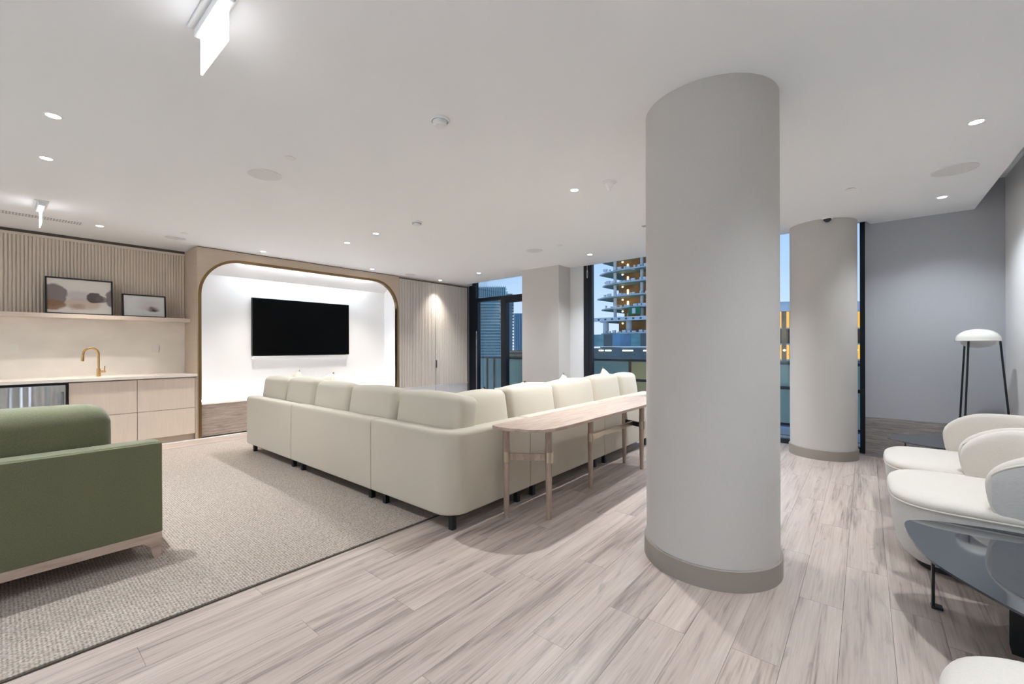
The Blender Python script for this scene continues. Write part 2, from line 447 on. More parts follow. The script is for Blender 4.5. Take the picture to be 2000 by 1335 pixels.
# ================================================================ STRUCTURE
floor = struct('floor', bx(-4.2, 7.6, -1.5, 8.4, -.12, -.012), 'joint')
PW, PL = .184, 1.22; planks = 0
far = bm_()
row = 0; y = -1.2+.0
while y < 8.1:
    x = -4.0 - random.random()*PL
    while x < 7.4:
        x0, x1 = max(x, -4.1), min(x+PL, 7.45)
        y0, y1 = y, min(y+PW, 8.1)
        if x1-x0 > .05:
            vis = (y0 < 2.75 and x1 > .55 and y0 > -.95 and x0 < 6.9)
            if vis and planks < 290:
                b = bx(x0+.0006, x1-.0006, y0+.0006, y1-.0006, -.012, 0)
                o = link('plank', b, 'floor', floor, loc=((x0+x1)/2, (y0+y1)/2, 0)); planks += 1
            else: box(far, x0+.0006, x1-.0006, y0+.0006, y1-.0006, -.012, 0)
        x += PL
    y += PW; row += 1
tag(link('plank_field', far, 'floor', floor), kind='stuff')

# ceiling: dropped plate with a pocket before the glass and a cove by the right wall
plate = [(-4.2, 8.2), (7.36, 8.2), (7.36, 7.30), (7.06, 7.20), (6.93, 5.02), (6.84, 4.2), (6.84, 3.85), (6.78, 2.77), (6.575, .88), (6.55, -.01), (6.72, -.05), (6.72, -.91), (-4.2, -.89)]
struct('ceiling', rprism(bm_(), plate, H, H+.12), 'ceiling', label='smooth white dropped ceiling with square cut edge')
struct('ceiling_upper', bx(-4.3, 7.9, -1.6, 8.4, 3.08, 3.2), 'ceiling', label='higher white ceiling seen over the edge of the dropped ceiling')

# walls
struct('wall_kitchen', bx(-4.2, 1.95, 8.08, 8.25, 0, H), 'wall_white')
struct('wall_left', bx(-4.35, -4.15, -1.4, -.2, 0, 3.08), 'wall_white')
b = bx(-4.35, -4.15, 6.9, 8.3, 0, 3.08); box(b, -4.35, -4.15, -.2, 6.9, 2.75, 3.08); box(b, -4.35, -4.15, -.2, 6.9, -.1, .1)
struct('wall_left', b, 'wall_white')
w_ = struct('window_1', bx(-4.26, -4.24, -.2, 6.9, .1, 2.75), 'glass', label='large window behind the viewpoint')
for yy in (1.55, 3.35, 5.15): tag(link('mullion', bx(-4.29, -4.2, yy-.03, yy+.03, .1, 2.75), 'frame', w_))
struct('wall_right', box(bx(-4.2, 2.2, -1.3, -1.18, 0, 3.08), 2.2, 6.9, -1.3, -1.13, 0, 3.08), 'wall_white', label='pale wall beside the grey end wall')
struct('wall_end', bx(6.72, 7.05, -1.3, 0, 0, 3.08), 'wall_grey', label='grey end wall behind the floor lamp')
wn = struct('wainscot_end', bx(6.685, 6.72, -1.13, 0, .0, .465), 'wain', label='grey streaked stone wainscot along the grey end wall')
# pier between door and window, wall stub beside window
struct('wall_pier', bx(6.45, 7.4, 4.24, 5.08, 0, H+.2), 'pier', label='pale square pier between glass door and window')
struct('wall_window_stub', bx(6.83, 7.1, 3.95, 4.25, 0, H+.2), 'wall_white')

# media wall with arch opening
YF = 7.42
ax0, ax1, at, ar = 1.902, 5.255, 2.622, .52
arch = [(ax0, 0)]
for k in range(13):
    a = PI-PI/2*k/12; arch.append((ax0+ar+ar*math.cos(a), at-ar+ar*math.sin(a)))
for k in range(13):
    a = PI/2-PI/2*k/12; arch.append((ax1-ar+ar*math.cos(a), at-ar+ar*math.sin(a)))
arch.append((ax1, 0))
def wallpoly(bm, pts, y0, y1):
    a = [bm.verts.new((x, y0, z)) for x, z in pts]; b = [bm.verts.new((x, y1, z)) for x, z in pts]
    n = len(pts)
    fa = bm.faces.new(a); fb = bm.faces.new(b)
    for i in range(n): bm.faces.new((a[i], a[(i+1) % n], b[(i+1) % n], b[i]))
    bmesh.ops.triangulate(bm, faces=[fa, fb])
    return bm
def archwall(bm):
    zt_ = H-.012; a_ = arch[1:-1]
    cells = [[(1.85, 0), (ax0, 0), (ax0, at-ar), (ax0, zt_), (1.85, zt_)], [(ax1, 0), (5.315, 0), (5.315, zt_), (ax1, zt_), (ax1, at-ar)]]
    for p, q in zip(a_, a_[1:]):
        if q[0]-p[0] > 1e-6: cells.append([p, q, (q[0], zt_), (p[0], zt_)])
    for cpts in cells:
        for y_ in (YF, YF+.05): bm.faces.new([bm.verts.new((x, y_, z)) for x, z in cpts])
    rim = [[bm.verts.new((x, y_, z)) for y_ in (YF, YF+.05)] for x, z in arch]
    for p, q in zip(rim, rim[1:]): bm.faces.new((p[0], p[1], q[1], q[0]))
    box(bm, 1.85, 1.851, YF, YF+.05, 0, zt_)
    bmesh.ops.remove_doubles(bm, verts=bm.verts, dist=1e-5)
    return bm
struct('wall_media', archwall(bm_()), 'laminate', label='beige feature wall with rounded arch opening around the television')
b = bx(1.85, 1.885, YF+.05, 8.1, 0, H-.012)
struct('wall_media_side', b, 'laminate')
struct('trim_1', bx(1.86, 5.315, YF+.012, YF+.03, H-.012, H), 'dark_gap')
# alcove liner
b = bx(1.885, 5.30, 7.86, 7.92, 0, 2.8)                                   # back
box(b, 1.885, ax0, YF+.05, 7.86, 0, 2.7); box(b, ax1, 5.30, YF+.05, 7.86, 0, 2.7)
vs = [b.verts.new(p) for p in ((1.885, YF+.05, 2.66), (5.30, YF+.05, 2.66), (5.30, 7.86, 2.46), (1.885, 7.86, 2.46))]; b.faces.new(vs)
struct('wall_alcove', b, 'alcove', label='white lit back wall of the television alcove')
# brass arch trim
pth = [(x, YF-.004, z) for x, z in arch]
b = bm_()
inn = offset([(x, z) for x, z in arch]+[], 0)
outp = []
n = len(arch)
for i, (x, z) in enumerate(arch):
    p = Vector(arch[i]); d = (Vector(arch[min(i+1, n-1)])-Vector(arch[max(i-1, 0)])).normalized()
    nn = Vector((-d.y, d.x)); outp.append((p.x+nn.x*.036, p.y+nn.y*.036))
ri = []
for (x, z), (xo, zo) in zip(arch, outp):
    ri.append([b.verts.new(v) for v in ((x, YF-.012, z), (xo, YF-.012, zo), (xo, YF+.0, zo), (x, YF+.06, z))])
for p, q in zip(ri, ri[1:]):
    for k in range(4): b.faces.new((p[k], p[(k+1) % 4], q[(k+1) % 4], q[k]))
b.faces.new(ri[0]); b.faces.new(ri[-1])
struct('trim_2', b, 'brass', smooth=True, label='brushed brass trim framing the rounded arch')

# floor threshold strip, pale
struct('trim_3', bx(-4.1, 5.3, 7.385, 7.402, 0, .012), 'white_plastic', label='thin bright strip on the floor in front of cabinets and alcove')
struct('wall_closet_end', bx(7.305, 7.42, YF+.02, YF+.3, .47, 2.9), 'wall_grey')
struct('wall_closet_base', bx(7.305, 7.42, YF-.0, YF+.3, 0, .47), 'wain')
struct('wall_back', bx(5.2, 7.45, 7.98, 8.1, 0, 2.9), 'wall_white')

# ---- door (glass, balcony) in plane X = 7.35
door = struct('door_1', bx(7.32, 7.42, 7.18, 7.40, 0, 3.06), 'frame', label='black framed glass balcony door with transom light')
link('door_frame', bx(7.30, 7.42, 5.08, 7.18, 2.395, 2.475), 'frame', door)
link('door_frame', bx(7.30, 7.42, 6.215, 6.365, 0, 2.395), 'frame', door)
link('door_frame', bx(7.31, 7.40, 7.10, 7.18, 0, 2.395), 'frame', door)
link('door_frame', bx(7.31, 7.40, 5.08, 6.215, 2.32, 2.395), 'frame', door)
link('threshold', bx(7.30, 7.42, 5.08, 7.40, 0, .06), 'frame', door)
link('glass_pane', bx(7.350, 7.358, 6.365, 7.10, .06, 2.395), 'glass', door)
link('glass_pane', bx(7.370, 7.378, 5.08, 6.215, .06, 2.32), 'glass', door)
link('glass_pane', bx(7.360, 7.368, 5.08, 7.18, 2.475, 3.06), 'glass', door)
b = tube(bm_(), [(7.245, 7.08, .16), (7.245, 7.08, 1.69)], .014, 10)
for z in (.3, 1.5): tube(b, [(7.245, 7.08, z), (7.32, 7.10, z)], .008, 8)
tag(link('door_handle', b, 'chrome', door, smooth=True), label='long brushed steel pull handle')

# ---- window wall, plane X = 6.88
w2 = struct('window_2', bx(6.83, 6.93, 3.85, 3.955, 0, 3.06), 'frame', label='full height window with black frame behind the sofa')
link('window_frame', bx(6.84, 6.92, 3.79, 3.85, 0, 3.06), 'frame', w2)
for yy in (2.1,): link('mullion', bx(6.84, 6.92, yy-.03, yy+.03, .06, 3.06), 'frame', w2)
link('transom', bx(6.84, 6.92, .05, 3.79, .733, .775), 'frame', w2)
link('window_sill', bx(6.84, 6.92, .05, 3.79, 0, .06), 'frame', w2)
link('glass_pane', bx(6.876, 6.884, 2.13, 3.79, .775, 3.06), 'glass', w2)
link('glass_pane', bx(6.876, 6.884, 2.13, 3.79, .06, .733), 'glass', w2)
link('glass_pane', bx(6.876, 6.884, .05, 2.07, .775, 3.06), 'glass', w2)
link('glass_pane', bx(6.876, 6.884, .05, 2.07, .06, .733), 'glass', w2)
link('window_frame', bx(6.80, 6.93, 0.0, .05, 0, 3.06), 'frame', w2)
link('window_latch', bx(6.775, 6.80, .01, .04, .72, .79), 'black', w2)

# ---- columns
def round_column(name, cx, cy, r, label, zring):
    t = struct(name, lathe(bm_(), [(r, 0), (r, H)], cx, cy, 96), 'column', smooth=True, label=label)
    b = lathe(bm_(), [(r-.01, 0), (r+.014, 0), (r+.014, zring-.004), (r+.010, zring), (r-.01, zring)], cx, cy, 96, cap=False)
    tag(link('column_base', b, 'ring', t, smooth=True), label='taupe base ring')
    return t
round_column('wall_column_1', 2.845, .752, .376, 'large round column wrapped in pale linen wall covering, nearest the viewer', .115)
round_column('wall_column_2', 6.43, .402, .334, 'smaller round column standing at the window beside the grey end wall', .115)

# balcony outside
slab = struct('balcony_floor', bx(6.95, 8.5, -.0, 9.5, -.25, -.04), 'wall_grey')
struct('balcony_floor_2', bx(7.45, 8.5, 4.2, 9.5, -.24, -.05), 'wall_grey') if False else None
rl = thing('balcony_railing', 'dark metal and tinted glass guard rail along the balcony outside the windows', 'railing', (8.3, 4.5, -.04))
link('top_rail', bx(8.27, 8.33, 0, 9.4, 1.02, 1.06), 'frame', rl)
link('bottom_rail', bx(8.28, 8.32, 0, 9.4, .02, .06), 'frame', rl)
M['rail_post'] = mat('bronze_post', (112, 90, 58), .5)
ys = [.02, 1.3, 2.6, 3.72, 5.2, 6.3, 7.46, 7.71, 9.38]
for a in ys: link('post', bx(8.28, 8.32, a-.025, a+.025, -.04, 1.02), 'rail_post', rl)
for a, c in zip(ys, ys[1:]): link('glass_pane', bx(8.296, 8.304, a+.03, c-.03, .06, 1.01), 'rail_glass_reflection' if 2.5 < a < 2.7 else 'rail_glass', rl)

# ================================================================ OUTSIDE WORLD
M['teal'] = mat('teal_curtain_wall', (92, 146, 152), .25, var=.25, scale=(.4, .4, .8))
M['teal_d'] = mat('dark_teal', (80, 120, 128), .3)
M['balc'] = mat('pale_balcony', (186, 208, 208), .6)
M['conc'] = mat('wet_concrete', (176, 188, 192), .8, var=.1, scale=(.5, .5, .5))
M['conc_w'] = mat('pale_concrete', (205, 210, 215), .8)
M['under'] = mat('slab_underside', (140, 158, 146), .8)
M['brown'] = mat('board_infill', (160, 118, 72), .8, var=.45, scale=(.25, .25, .3))  # brown boards; the tower's warm interior glow is put into the colour
M['bluegl'] = mat('blue_glazing', (82, 130, 160), .15, var=.4, scale=(.3, .3, .15))
M['darkgl'] = mat('dark_glazing', (62, 86, 94), .15, var=.3, scale=(.3, .3, .3))
M['beige_t'] = mat('beige_tower_wall', (176, 168, 162), .7)
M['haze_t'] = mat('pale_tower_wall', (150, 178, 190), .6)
M['green_net'] = mat('green_netting', (20, 110, 70), .7)
M['ground'] = mat('city_ground', (124, 158, 152), .9, var=.25, scale=(.05, .05, .05))
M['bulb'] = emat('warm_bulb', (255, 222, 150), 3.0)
M['warmwall'] = emat('lit_soffit', (238, 180, 84), .75)
M['street'] = emat('row_light', (255, 240, 205), 2.0)
struct('ground', bx(20, 1500, -700, 1200, -42, -40), 'ground', label='city ground far below the windows')
# construction tower
fx = lambda y_: 93.2+(y_-37.95)*.075          # facade line
t = thing('tower_under_construction', 'bare concrete tower frame with open floors, site lights and orange-glow-tinted infill, seen through the window', 'building', (96, 38, -40))
zs_ = [1.3, 4.66, 7.8, 10.7, 13.5, 16.6, 19.6, 22.6, 25.6, 28.6]
for i, z in enumerate(zs_):
    yl = 49.6+random.uniform(-.8, .8)
    ol = [(fx(20), 20), (fx(yl-6), yl-6), (fx(yl)+1.5, yl), (fx(yl)+4, yl+2.2 if i % 2 else yl+3), (fx(yl)+24, yl+1), (fx(20)+24, 20)]
    b = rprism(bm_(), ol, z-.32, z)
    link('floor_slab', b, 'conc' if i != 2 else 'conc_w', t)
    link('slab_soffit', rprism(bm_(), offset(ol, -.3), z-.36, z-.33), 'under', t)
    if i < len(zs_)-1 and i >= 1:
        zt = zs_[i+1]-.36
        link('infill_wall', bx(98.2+.4*(i % 3), 112, 24, 48.4-(i % 3)*1.3, z, zt), 'brown', t)
        cs = ((47.0, .38), (40.0, .38)) if i != 1 else ((49.6, .7), (43.3, .7))
        for cy_, r_ in cs:
            link('concrete_post', lathe(bm_(), [(r_, z), (r_, zt)], fx(cy_)+2.5, cy_, 12), 'conc_w', t, smooth=True)
        link('site_light', lathe(bm_(), [(0, zt-.75), (.3, zt-.5), (0, zt-.25)], fx(42)+3.2, 45.2, 8), 'bulb', t)
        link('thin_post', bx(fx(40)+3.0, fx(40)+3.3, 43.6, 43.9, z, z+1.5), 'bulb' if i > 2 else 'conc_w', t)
        rb_ = bm_()
        for q in range(9):
            yy = 38.0+q*1.3+random.uniform(-.3, .3); box(rb_, fx(yy)+.3, fx(yy)+.8, yy, yy+random.uniform(.3, 1.0), z, z+random.uniform(.25, .6))
        tag(link('site_material', rb_, 'conc_w', t), kind='stuff')
link('edge_truss', bx(fx(38)-.5, fx(38)-.1, 20, 51.5, 7.35, 8.25), 'conc_w', t)
dots = bm_()
for q in range(12): box(dots, fx(38)-.56, fx(38)-.5, 30+q*1.75, 30.5+q*1.75, 7.6, 8.0)
tag(link('truss_holes', dots, 'darkgl', t), kind='stuff')
link('green_sign', bx(fx(39)-.4, fx(39)-.2, 39.2, 42.0, 8.7, 10.4), 'green_net', t)
link('sign_mark', bx(fx(39)-.45, fx(39)-.4, 40.3, 41.1, 8.9, 10.1), 'conc_w', t)
for k in range(13):
    y0 = 25+k*2.4; link('glazed_bay', bx(fx(y0)+.3, fx(y0)+.6, y0+.06, y0+2.34, 1.35, 4.3), ('bluegl', 'darkgl', 'teal', 'bluegl')[k % 4], t)
    link('glazed_bay', bx(fx(y0)+.3, fx(y0)+.6, y0+.06, y0+2.34, -3.2, .95), 'darkgl', t)
link('podium', bx(94, 112, 20, 56.2, -40, -3.2), 'darkgl', t)
for (y0, w0) in ((50.2, 1.2), (48.5, 1.6), (43.8, 2.6), (38.6, 3.0), (36.4, .6)):
    link('row_light', bx(fx(y0)-.1, fx(y0)+.1, y0-w0, y0, .25, .55), 'street', t)

# tall glass tower beyond the balcony door
def tower(name, label, px0, px1, D, top, bot, m_slab, m_wall, nf, depthm=30, slabs=True, mull=0):
    def wp(px, d):
        u = (px-1000)/834.1
        return Vector((d*(.7706+.6373*u), d*(.6373-.7706*u)))
    a, c = wp(px0, D), wp(px1, D); f_ = Vector((.7706, .6373))*depthm
    t = thing(name, label, 'building', (((a+c)/2).x, ((a+c)/2).y, -40))
    core = [tuple(a), tuple(c), tuple(c+f_), tuple(a+f_)]
    link('tower_body', rprism(bm_(), core, bot, top), m_wall, t)
    if slabs:
        o2 = offset(core, 1.6)
        for i in range(nf):
            z = bot+(top-bot)*(i+.5)/nf
            link('balcony_band', rprism(bm_(), o2, z, z+.9), m_slab, t)
    for k in range(mull):
        p = a+(c-a)*(k+.5)/mull-Vector((.7706, .6373))*1.9
        link('fin', bx(p.x-.5, p.x+.5, p.y-.5, p.y+.5, bot, top), m_slab, t)
    return t
t1 = tower('glass_tower', 'tall teal glass apartment tower with stacked balconies seen through the balcony door', 929, 975, 480, 58, -40, 'balc', 'teal', 30)
def wp2(px, d):
    u = (px-1000)/834.1
    return (d*(.7706+.6373*u), d*(.6373-.7706*u))
a, c = wp2(934, 484), wp2(988, 484)
link('crown', rprism(bm_(), [a, c, (c[0]+25, c[1]+18), (a[0]+25, a[1]+18)], 50, 69), 'teal', t1)
for k in range(14):
    q = wp2(934+k*4.1, 482); link('crown_fin', bx(q[0]-.35, q[0]+.35, q[1]-.35, q[1]+.35, 58, 70), 'balc', t1)
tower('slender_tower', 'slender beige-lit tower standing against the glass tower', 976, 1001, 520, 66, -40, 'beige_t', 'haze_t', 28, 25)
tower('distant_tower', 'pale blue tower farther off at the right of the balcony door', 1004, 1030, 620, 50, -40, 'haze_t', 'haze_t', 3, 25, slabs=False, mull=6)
tower('brick_block', 'low reddish apartment block in front of the pale tower', 994, 1032, 400, -2, -40, 'beige_t', 'brown', 12, 25)
tower('low_glass_block', 'low teal block below the balcony line', 925, 992, 260, -14, -40, 'teal_d', 'teal', 5, 40)
# orange lit building seen between the two columns
def wp3(px, d): return Vector(wp2(px, d))
a, c = wp3(1506, 90), wp3(1720, 90); f_ = Vector((.7706, .6373))*22
t = thing('orange_lit_building', 'building with white roof slab and orange lit floors seen between the round columns', 'building', (((a+c)/2).x, ((a+c)/2).y, -40))
core = [tuple(a), tuple(c), tuple(c+Vector((22, 0))), tuple(a+Vector((22, 0)))]
link('roof_slab', rprism(bm_(), offset(core, 1.5), 8.6, 10.6), 'conc_w', t)
for i, (z0, z1, m_) in enumerate(((5.2, 8.6, 'warmwall'), (1.9, 4.9, 'brown'), (-1.4, 1.6, 'warmwall'), (-40, -1.7, 'darkgl'))):
    link('storey', rprism(bm_(), core, z0, z1), m_, t)
    link('floor_band', rprism(bm_(), offset(core, .6), z0-.3, z0), 'conc', t) if i < 3 else None
for k in range(14):
    p = a+(c-a)*(k+.5)/14-Vector((.7706, .6373))*.4
    link('post', bx(p.x-.4, p.x+.4, p.y-.4, p.y+.4, -1.7, 8.6), 'brown', t)
    link('bulb', lathe(bm_(), [(0, .2), (.3, .5), (0, .8)], p.x-1, p.y-1.6, 8), 'street', t)

# ================================================================ KITCHEN NICHE
def fluted(bm, x0, x1, z0, z1, yb, pitch=.033, depth=.015):
    """ribbed sheet facing -Y"""
    n = int(round((x1-x0)/pitch)); p = (x1-x0)/n
    prof = []
    for i in range(n):
        for (f, d) in ((0, 0), (.06, .55), (.2, .88), (.42, 1), (.64, .88), (.78, .55), (.84, 0)):
            prof.append((x0+p*(i+f), yb-depth*d))
    prof.append((x1, yb))
    a = [bm.verts.new((x, y_, z0)) for x, y_ in prof]; b_ = [bm.verts.new((x, y_, z1)) for x, y_ in prof]
    for i in range(len(prof)-1): bm.faces.new((a[i], a[i+1], b_[i+1], b_[i]))
    for s, z in ((a, z0), (b_, z1)):
        q0 = bm.verts.new((x0, yb+.02, z)); q1 = bm.verts.new((x1, yb+.02, z)); bm.faces.new([q0]+s+[q1])
    return bm
pn = thing('fluted_wall_panel', 'beige fluted wall cladding above the kitchen shelf', 'wall panel', (-1, 8.06, 1.75))
link('ribbed_sheet', fluted(bm_(), -3.2, 1.85, 1.75, 2.715, 8.04), 'flute', pn, smooth=True)
link('top_rail', bx(-3.2, 1.85, 8.028, 8.06, 2.715, 2.75), 'flute', pn)
link('shadow_gap', bx(-3.2, 1.85, 8.05, 8.075, 2.75, H), 'dark_gap', pn)
bs = tag(link('stone_backsplash', bx(-3.2, 1.85, 8.05, 8.075, .945, 1.70), 'stone'), 'cream stone backsplash between counter and shelf', 'backsplash')
sh = thing('floating_shelf', 'long cream wall shelf holding two framed pictures', 'shelf', (-1, 7.9, 1.70))
link('board', bx(-3.2, 1.849, 7.745, 8.05, 1.70, 1.752, bev=.002), 'cream_lam', sh)
# base cabinets
ct = thing('countertop', 'pale quartz worktop over the kitchen cabinets', 'countertop', (-1, 7.75, .905))
link('slab', bx(-3.2, 1.849, 7.395, 8.05, .907, .945, bev=.002), 'quartz', ct)
def cabinet(x0, x1, label):
    c = thing('drawer_cabinet', label, 'cabinet', ((x0+x1)/2, 7.75, 0), 'cream base cabinets under the worktop')
    link('body', bx(x0+.002, x1-.002, 7.445, 8.05, .095, .900), 'laminate', c)
    link('toe_kick', bx(x0+.002, x1-.002, 7.47, 7.49, .0, .095), 'laminate', c)
    for z0, z1 in ((.467, .892), (.095, .461)):
        link('drawer', bx(x0+.003, x1-.003, 7.42, 7.443, z0, z1, bev=.0015), 'cream_lam', c)
    return c
cabinet(1.193, 1.826, 'cream two-drawer cabinet right of the sink, beside the arch')
cabinet(.562, 1.193, 'cream two-drawer cabinet under the faucet, right of the steel appliance')
fl = tag(link('cabinet_filler', bx(1.828, 1.849, 7.42, 7.46, 0, .9), 'laminate'), 'narrow beige filler strip at the cabinet end', 'filler')
ap = thing('undercounter_refrigerator', 'stainless steel undercounter appliance left of the cabinets', 'refrigerator', (.25, 7.75, 0))
link('case', bx(-.05, .558, 7.45, 8.05, .02, .9), 'black', ap)
dr = link('door', bx(-.04, .535, 7.40, 7.45, .12, .875, bev=.004), 'steel', ap)
b = tube(bm_(), [(.505, 7.355, .16), (.505, 7.355, .80)], .011, 10)
for z in (.2, .76): tube(b, [(.505, 7.355, z), (.505, 7.40, z)], .008, 8)
link('handle', b, 'chrome', dr, smooth=True)
link('vent_grille', bx(-.04, .535, 7.44, 7.47, .03, .11), 'black', ap)
for x0, x1 in ((-.69, -.055), (-1.32, -.69)):
    cabinet(x0, x1, 'cream two-drawer cabinet left of the steel appliance, %s' % ('next to it' if x1 > -.1 else 'one cabinet away'))
# faucet
fc = thing('kitchen_faucet', 'brass gooseneck faucet on the quartz worktop', 'faucet', (.862, 7.76, .945))
link('base', lathe(bm_(), [(.026, .945), (.026, .95), (.021, .953), (.021, 1.045), (.016, 1.05)], .862, 7.76, 20), 'brass2', fc, smooth=True)
pts = [(.862, 7.76, 1.04), (.862, 7.76, 1.24)]
for k in range(1, 13):
    a = PI*k/12*.97; pts.append((.862-.072+.072*math.cos(a), 7.76-.012*k/12, 1.24+.078*math.sin(a)))
pts.append((.862-.148, 7.745, 1.185))
link('spout', tube(bm_(), pts, .0125, 12), 'brass2', fc, smooth=True)
link('spray_head', tube(bm_(), [(.714, 7.745, 1.205), (.710, 7.745, 1.15)], .0155, 12), 'brass2', fc, smooth=True)
b = tube(bm_(), [(.875, 7.755, 1.01), (.925, 7.735, 1.01)], .014, 10); tube(b, [(.915, 7.738, 1.015), (.918, 7.736, 1.085)], .005, 8)
link('lever', b, 'brass2', fc, smooth=True)
sk = tag(link('sink', bx(.60, .84, 7.52, 7.93, .9455, .9475), 'quartz'), 'undermount sink rim set flush in the worktop', 'sink')
# outlets
def outlet(x, label):
    o = thing('wall_outlet', label, 'outlet', (x, 8.05, 1.31), 'outlets on the backsplash')
    link('cover_plate', bx(x-.036, x+.036, 8.043, 8.05, 1.252, 1.37, bev=.0015), 'plate', o)
    for z in (1.283, 1.325): link('socket', bx(x-.017, x+.017, 8.0405, 8.043, z, z+.028), 'plate', o)
outlet(.148, 'white outlet on backsplash above the steel appliance')
outlet(1.50, 'white outlet on backsplash right of the faucet')
# pictures
def picture(x0, x1, ztop, label, art, yb=7.93):
    w, h_ = x1-x0, ztop-1.752; tilt = math.radians(-6)
    c = thing('framed_picture', label, 'picture', ((x0+x1)/2, yb-.05, 1.752))
    c.rotation_euler = (tilt, 0, 0)
    def L(name, x_0, x_1, y0, y1, z0, z1, m):
        me = bx(x_0, x_1, y0, y1, z0, z1); bmesh.ops.translate(me, verts=me.verts, vec=wloc(c))
        return link(name, me, m, c)
    fw = .016
    f = L('frame', -w/2, -w/2+fw, -.02, .02, 0, h_, 'black')
    me = bx(-w/2, -w/2+fw, -.02, .02, 0, h_); box(me, w/2-fw, w/2, -.02, .02, 0, h_); box(me, -w/2, w/2, -.02, .02, 0, fw); box(me, -w/2, w/2, -.02, .02, h_-fw, h_)
    bpy.data.objects.remove(f); bmesh.ops.translate(me, verts=me.verts, vec=wloc(c)); link('frame', me, 'black', c)
    L('backing', -w/2+fw, w/2-fw, .0, .015, fw, h_-fw, 'black')
    # print with its own origin at its centre
    me = bx(-w/2+fw, w/2-fw, -.006, 0, fw, h_-fw); bmesh.ops.translate(me, verts=me.verts, vec=wloc(c))
    o = link('print', me, art, c, loc=tuple(wloc(c)+Vector((0, 0, h_/2))))
art1 = art_mat('abstract_print', (226, 220, 212), [
    (.52, .30, .34, .20, (206, 186, 172), .3, .9), (.52, .52, .30, .17, (196, 186, 186), .4, .7), (.46, .22, .14, .14, (160, 128, 100), .7, .6),
    (.12, .52, .20, .34, (118, 104, 104), .15, .9), (.12, .24, .18, .16, (140, 104, 72), .25, .9),
    (.72, .50, .14, .17, (84, 74, 74), .15, .95), (.83, .45, .10, .10, (110, 98, 98), .3, .8), (.97, .48, .09, .28, (120, 106, 108), .2, .9)], .625, .46)
art2 = art_mat('misty_print', (222, 222, 220), [
    (.62, .62, .36, .28, (206, 194, 192), .9, .7), (.62, .42, .34, .16, (206, 192, 190), .9, .8), (.70, .38, .20, .12, (150, 132, 130), .9, .8), (.72, .33, .15, .10, (52, 40, 44), .8, 1.0), (.66, .44, .08, .08, (80, 66, 66), .8, .8)], .475, .31)
picture(.393, 1.018, 2.225, 'larger black framed abstract print leaning on the kitchen shelf', art1)
picture(1.112, 1.588, 2.07, 'smaller black framed misty print leaning on the kitchen shelf', art2)

# ================================================================ MEDIA ALCOVE
lg = thing('alcove_ledge', 'long grey-beige grained ledge along the foot of the television alcove', 'ledge', (3.58, 7.65, 0))
link('front_panel', bx(1.905, 5.252, 7.455, 7.50, .02, .475), 'ledge', lg)
link('top_slab', bx(1.897, 5.26, 7.45, 7.80, .475, .487, bev=.002), 'ledge', lg)
link('core', bx(1.905, 5.252, 7.50, 7.80, .02, .475), 'laminate', lg)
st = thing('led_strip_light', 'glowing light strip behind the alcove ledge', 'light strip', (3.58, 7.83, .47))
link('strip', bx(1.95, 5.2, 7.815, 7.845, .455, .468), 'led_low', st)
st = thing('led_strip_light', 'glowing light strip hidden behind the top lip of the alcove', 'light strip', (3.58, 7.50, 2.63))
b = bx(2.4, 4.75, YF+.055, YF+.075, 2.634, 2.646)
link('strip', b, 'led', st)
tv = thing('television', 'large black flat television mounted on the white alcove wall', 'television', (3.557, 7.80, 1.18))
link('case', bx(2.700, 4.415, 7.795, 7.845, 1.183, 2.147, bev=.003), 'tvcase', tv)
link('screen', bx(2.707, 4.408, 7.793, 7.795, 1.192, 2.141), 'screen', tv)
link('wall_bracket', bx(3.2, 3.9, 7.845, 7.86, 1.4, 1.9), 'black', tv)
sb = thing('soundbar', 'slim white soundbar directly under the television', 'speaker', (3.55, 7.80, 1.12))
link('body', bx(2.705, 4.40, 7.79, 7.86, 1.125, 1.175, bev=.006), 'white_plastic', sb)
link('grille', bx(2.72, 4.385, 7.787, 7.79, 1.132, 1.168), 'grey_plastic', sb)

# ================================================================ CLOSET
cl = thing('fluted_wardrobe', 'built-in pale fluted wardrobe with two doors between arch and balcony door', 'wardrobe', (6.3, 7.6, 0))
link('carcass', bx(5.33, 7.30, 7.462, 7.97, 0, 2.755), 'panel2', cl)
for x0, x1 in ((5.322, 6.29), (6.298, 7.285)):
    d = link('door', bx(x0+.002, x1-.002, 7.43, 7.46, .02, .445, bev=.001), 'panel2', cl)
    b = fluted(bm_(), x0+.002, x1-.002, .475, 2.745, 7.434, .040, .022)
    link('fluted_face', b, 'flute2', d, smooth=True)
    link('rail', bx(x0+.002, x1-.002, 7.418, 7.46, .445, .475), 'panel2', d)
for s, x in ((-1, 6.284), (1, 6.304)):
    link('handle', bx(x-.006, x+.006, 7.40, 7.43, .86, 1.03), 'chrome', cl) if s > 0 else None
link('side_trim', bx(7.288, 7.305, 7.415, 7.47, 0, 2.77), 'dark_gap', cl)
link('top_trim', bx(5.32, 7.305, 7.42, 7.47, 2.75, 2.765), 'dark_gap', cl)
link('filler', bx(5.315, 7.305, 7.44, 7.47, 2.765, 2.789), 'laminate', cl)

# ================================================================ RUG
rg = thing('area_rug', 'large oatmeal flat-woven rug under both sofas', 'rug', (1.5, 4.8, 0))
ro = [(-3.2, 2.69), (2.1, 2.577), (5.9, 2.496), (6.0, 6.75), (2.2, 6.93), (-3.1, 7.12)]
link('field', rprism(bm_(), offset(ro, -.012), .001, .0085), 'rug', rg)
b = bm_(); tube(b, [(x, y_, .0045) for x, y_ in ro], .0042, 6, closed=True)
link('binding', b, 'rug_edge', rg)

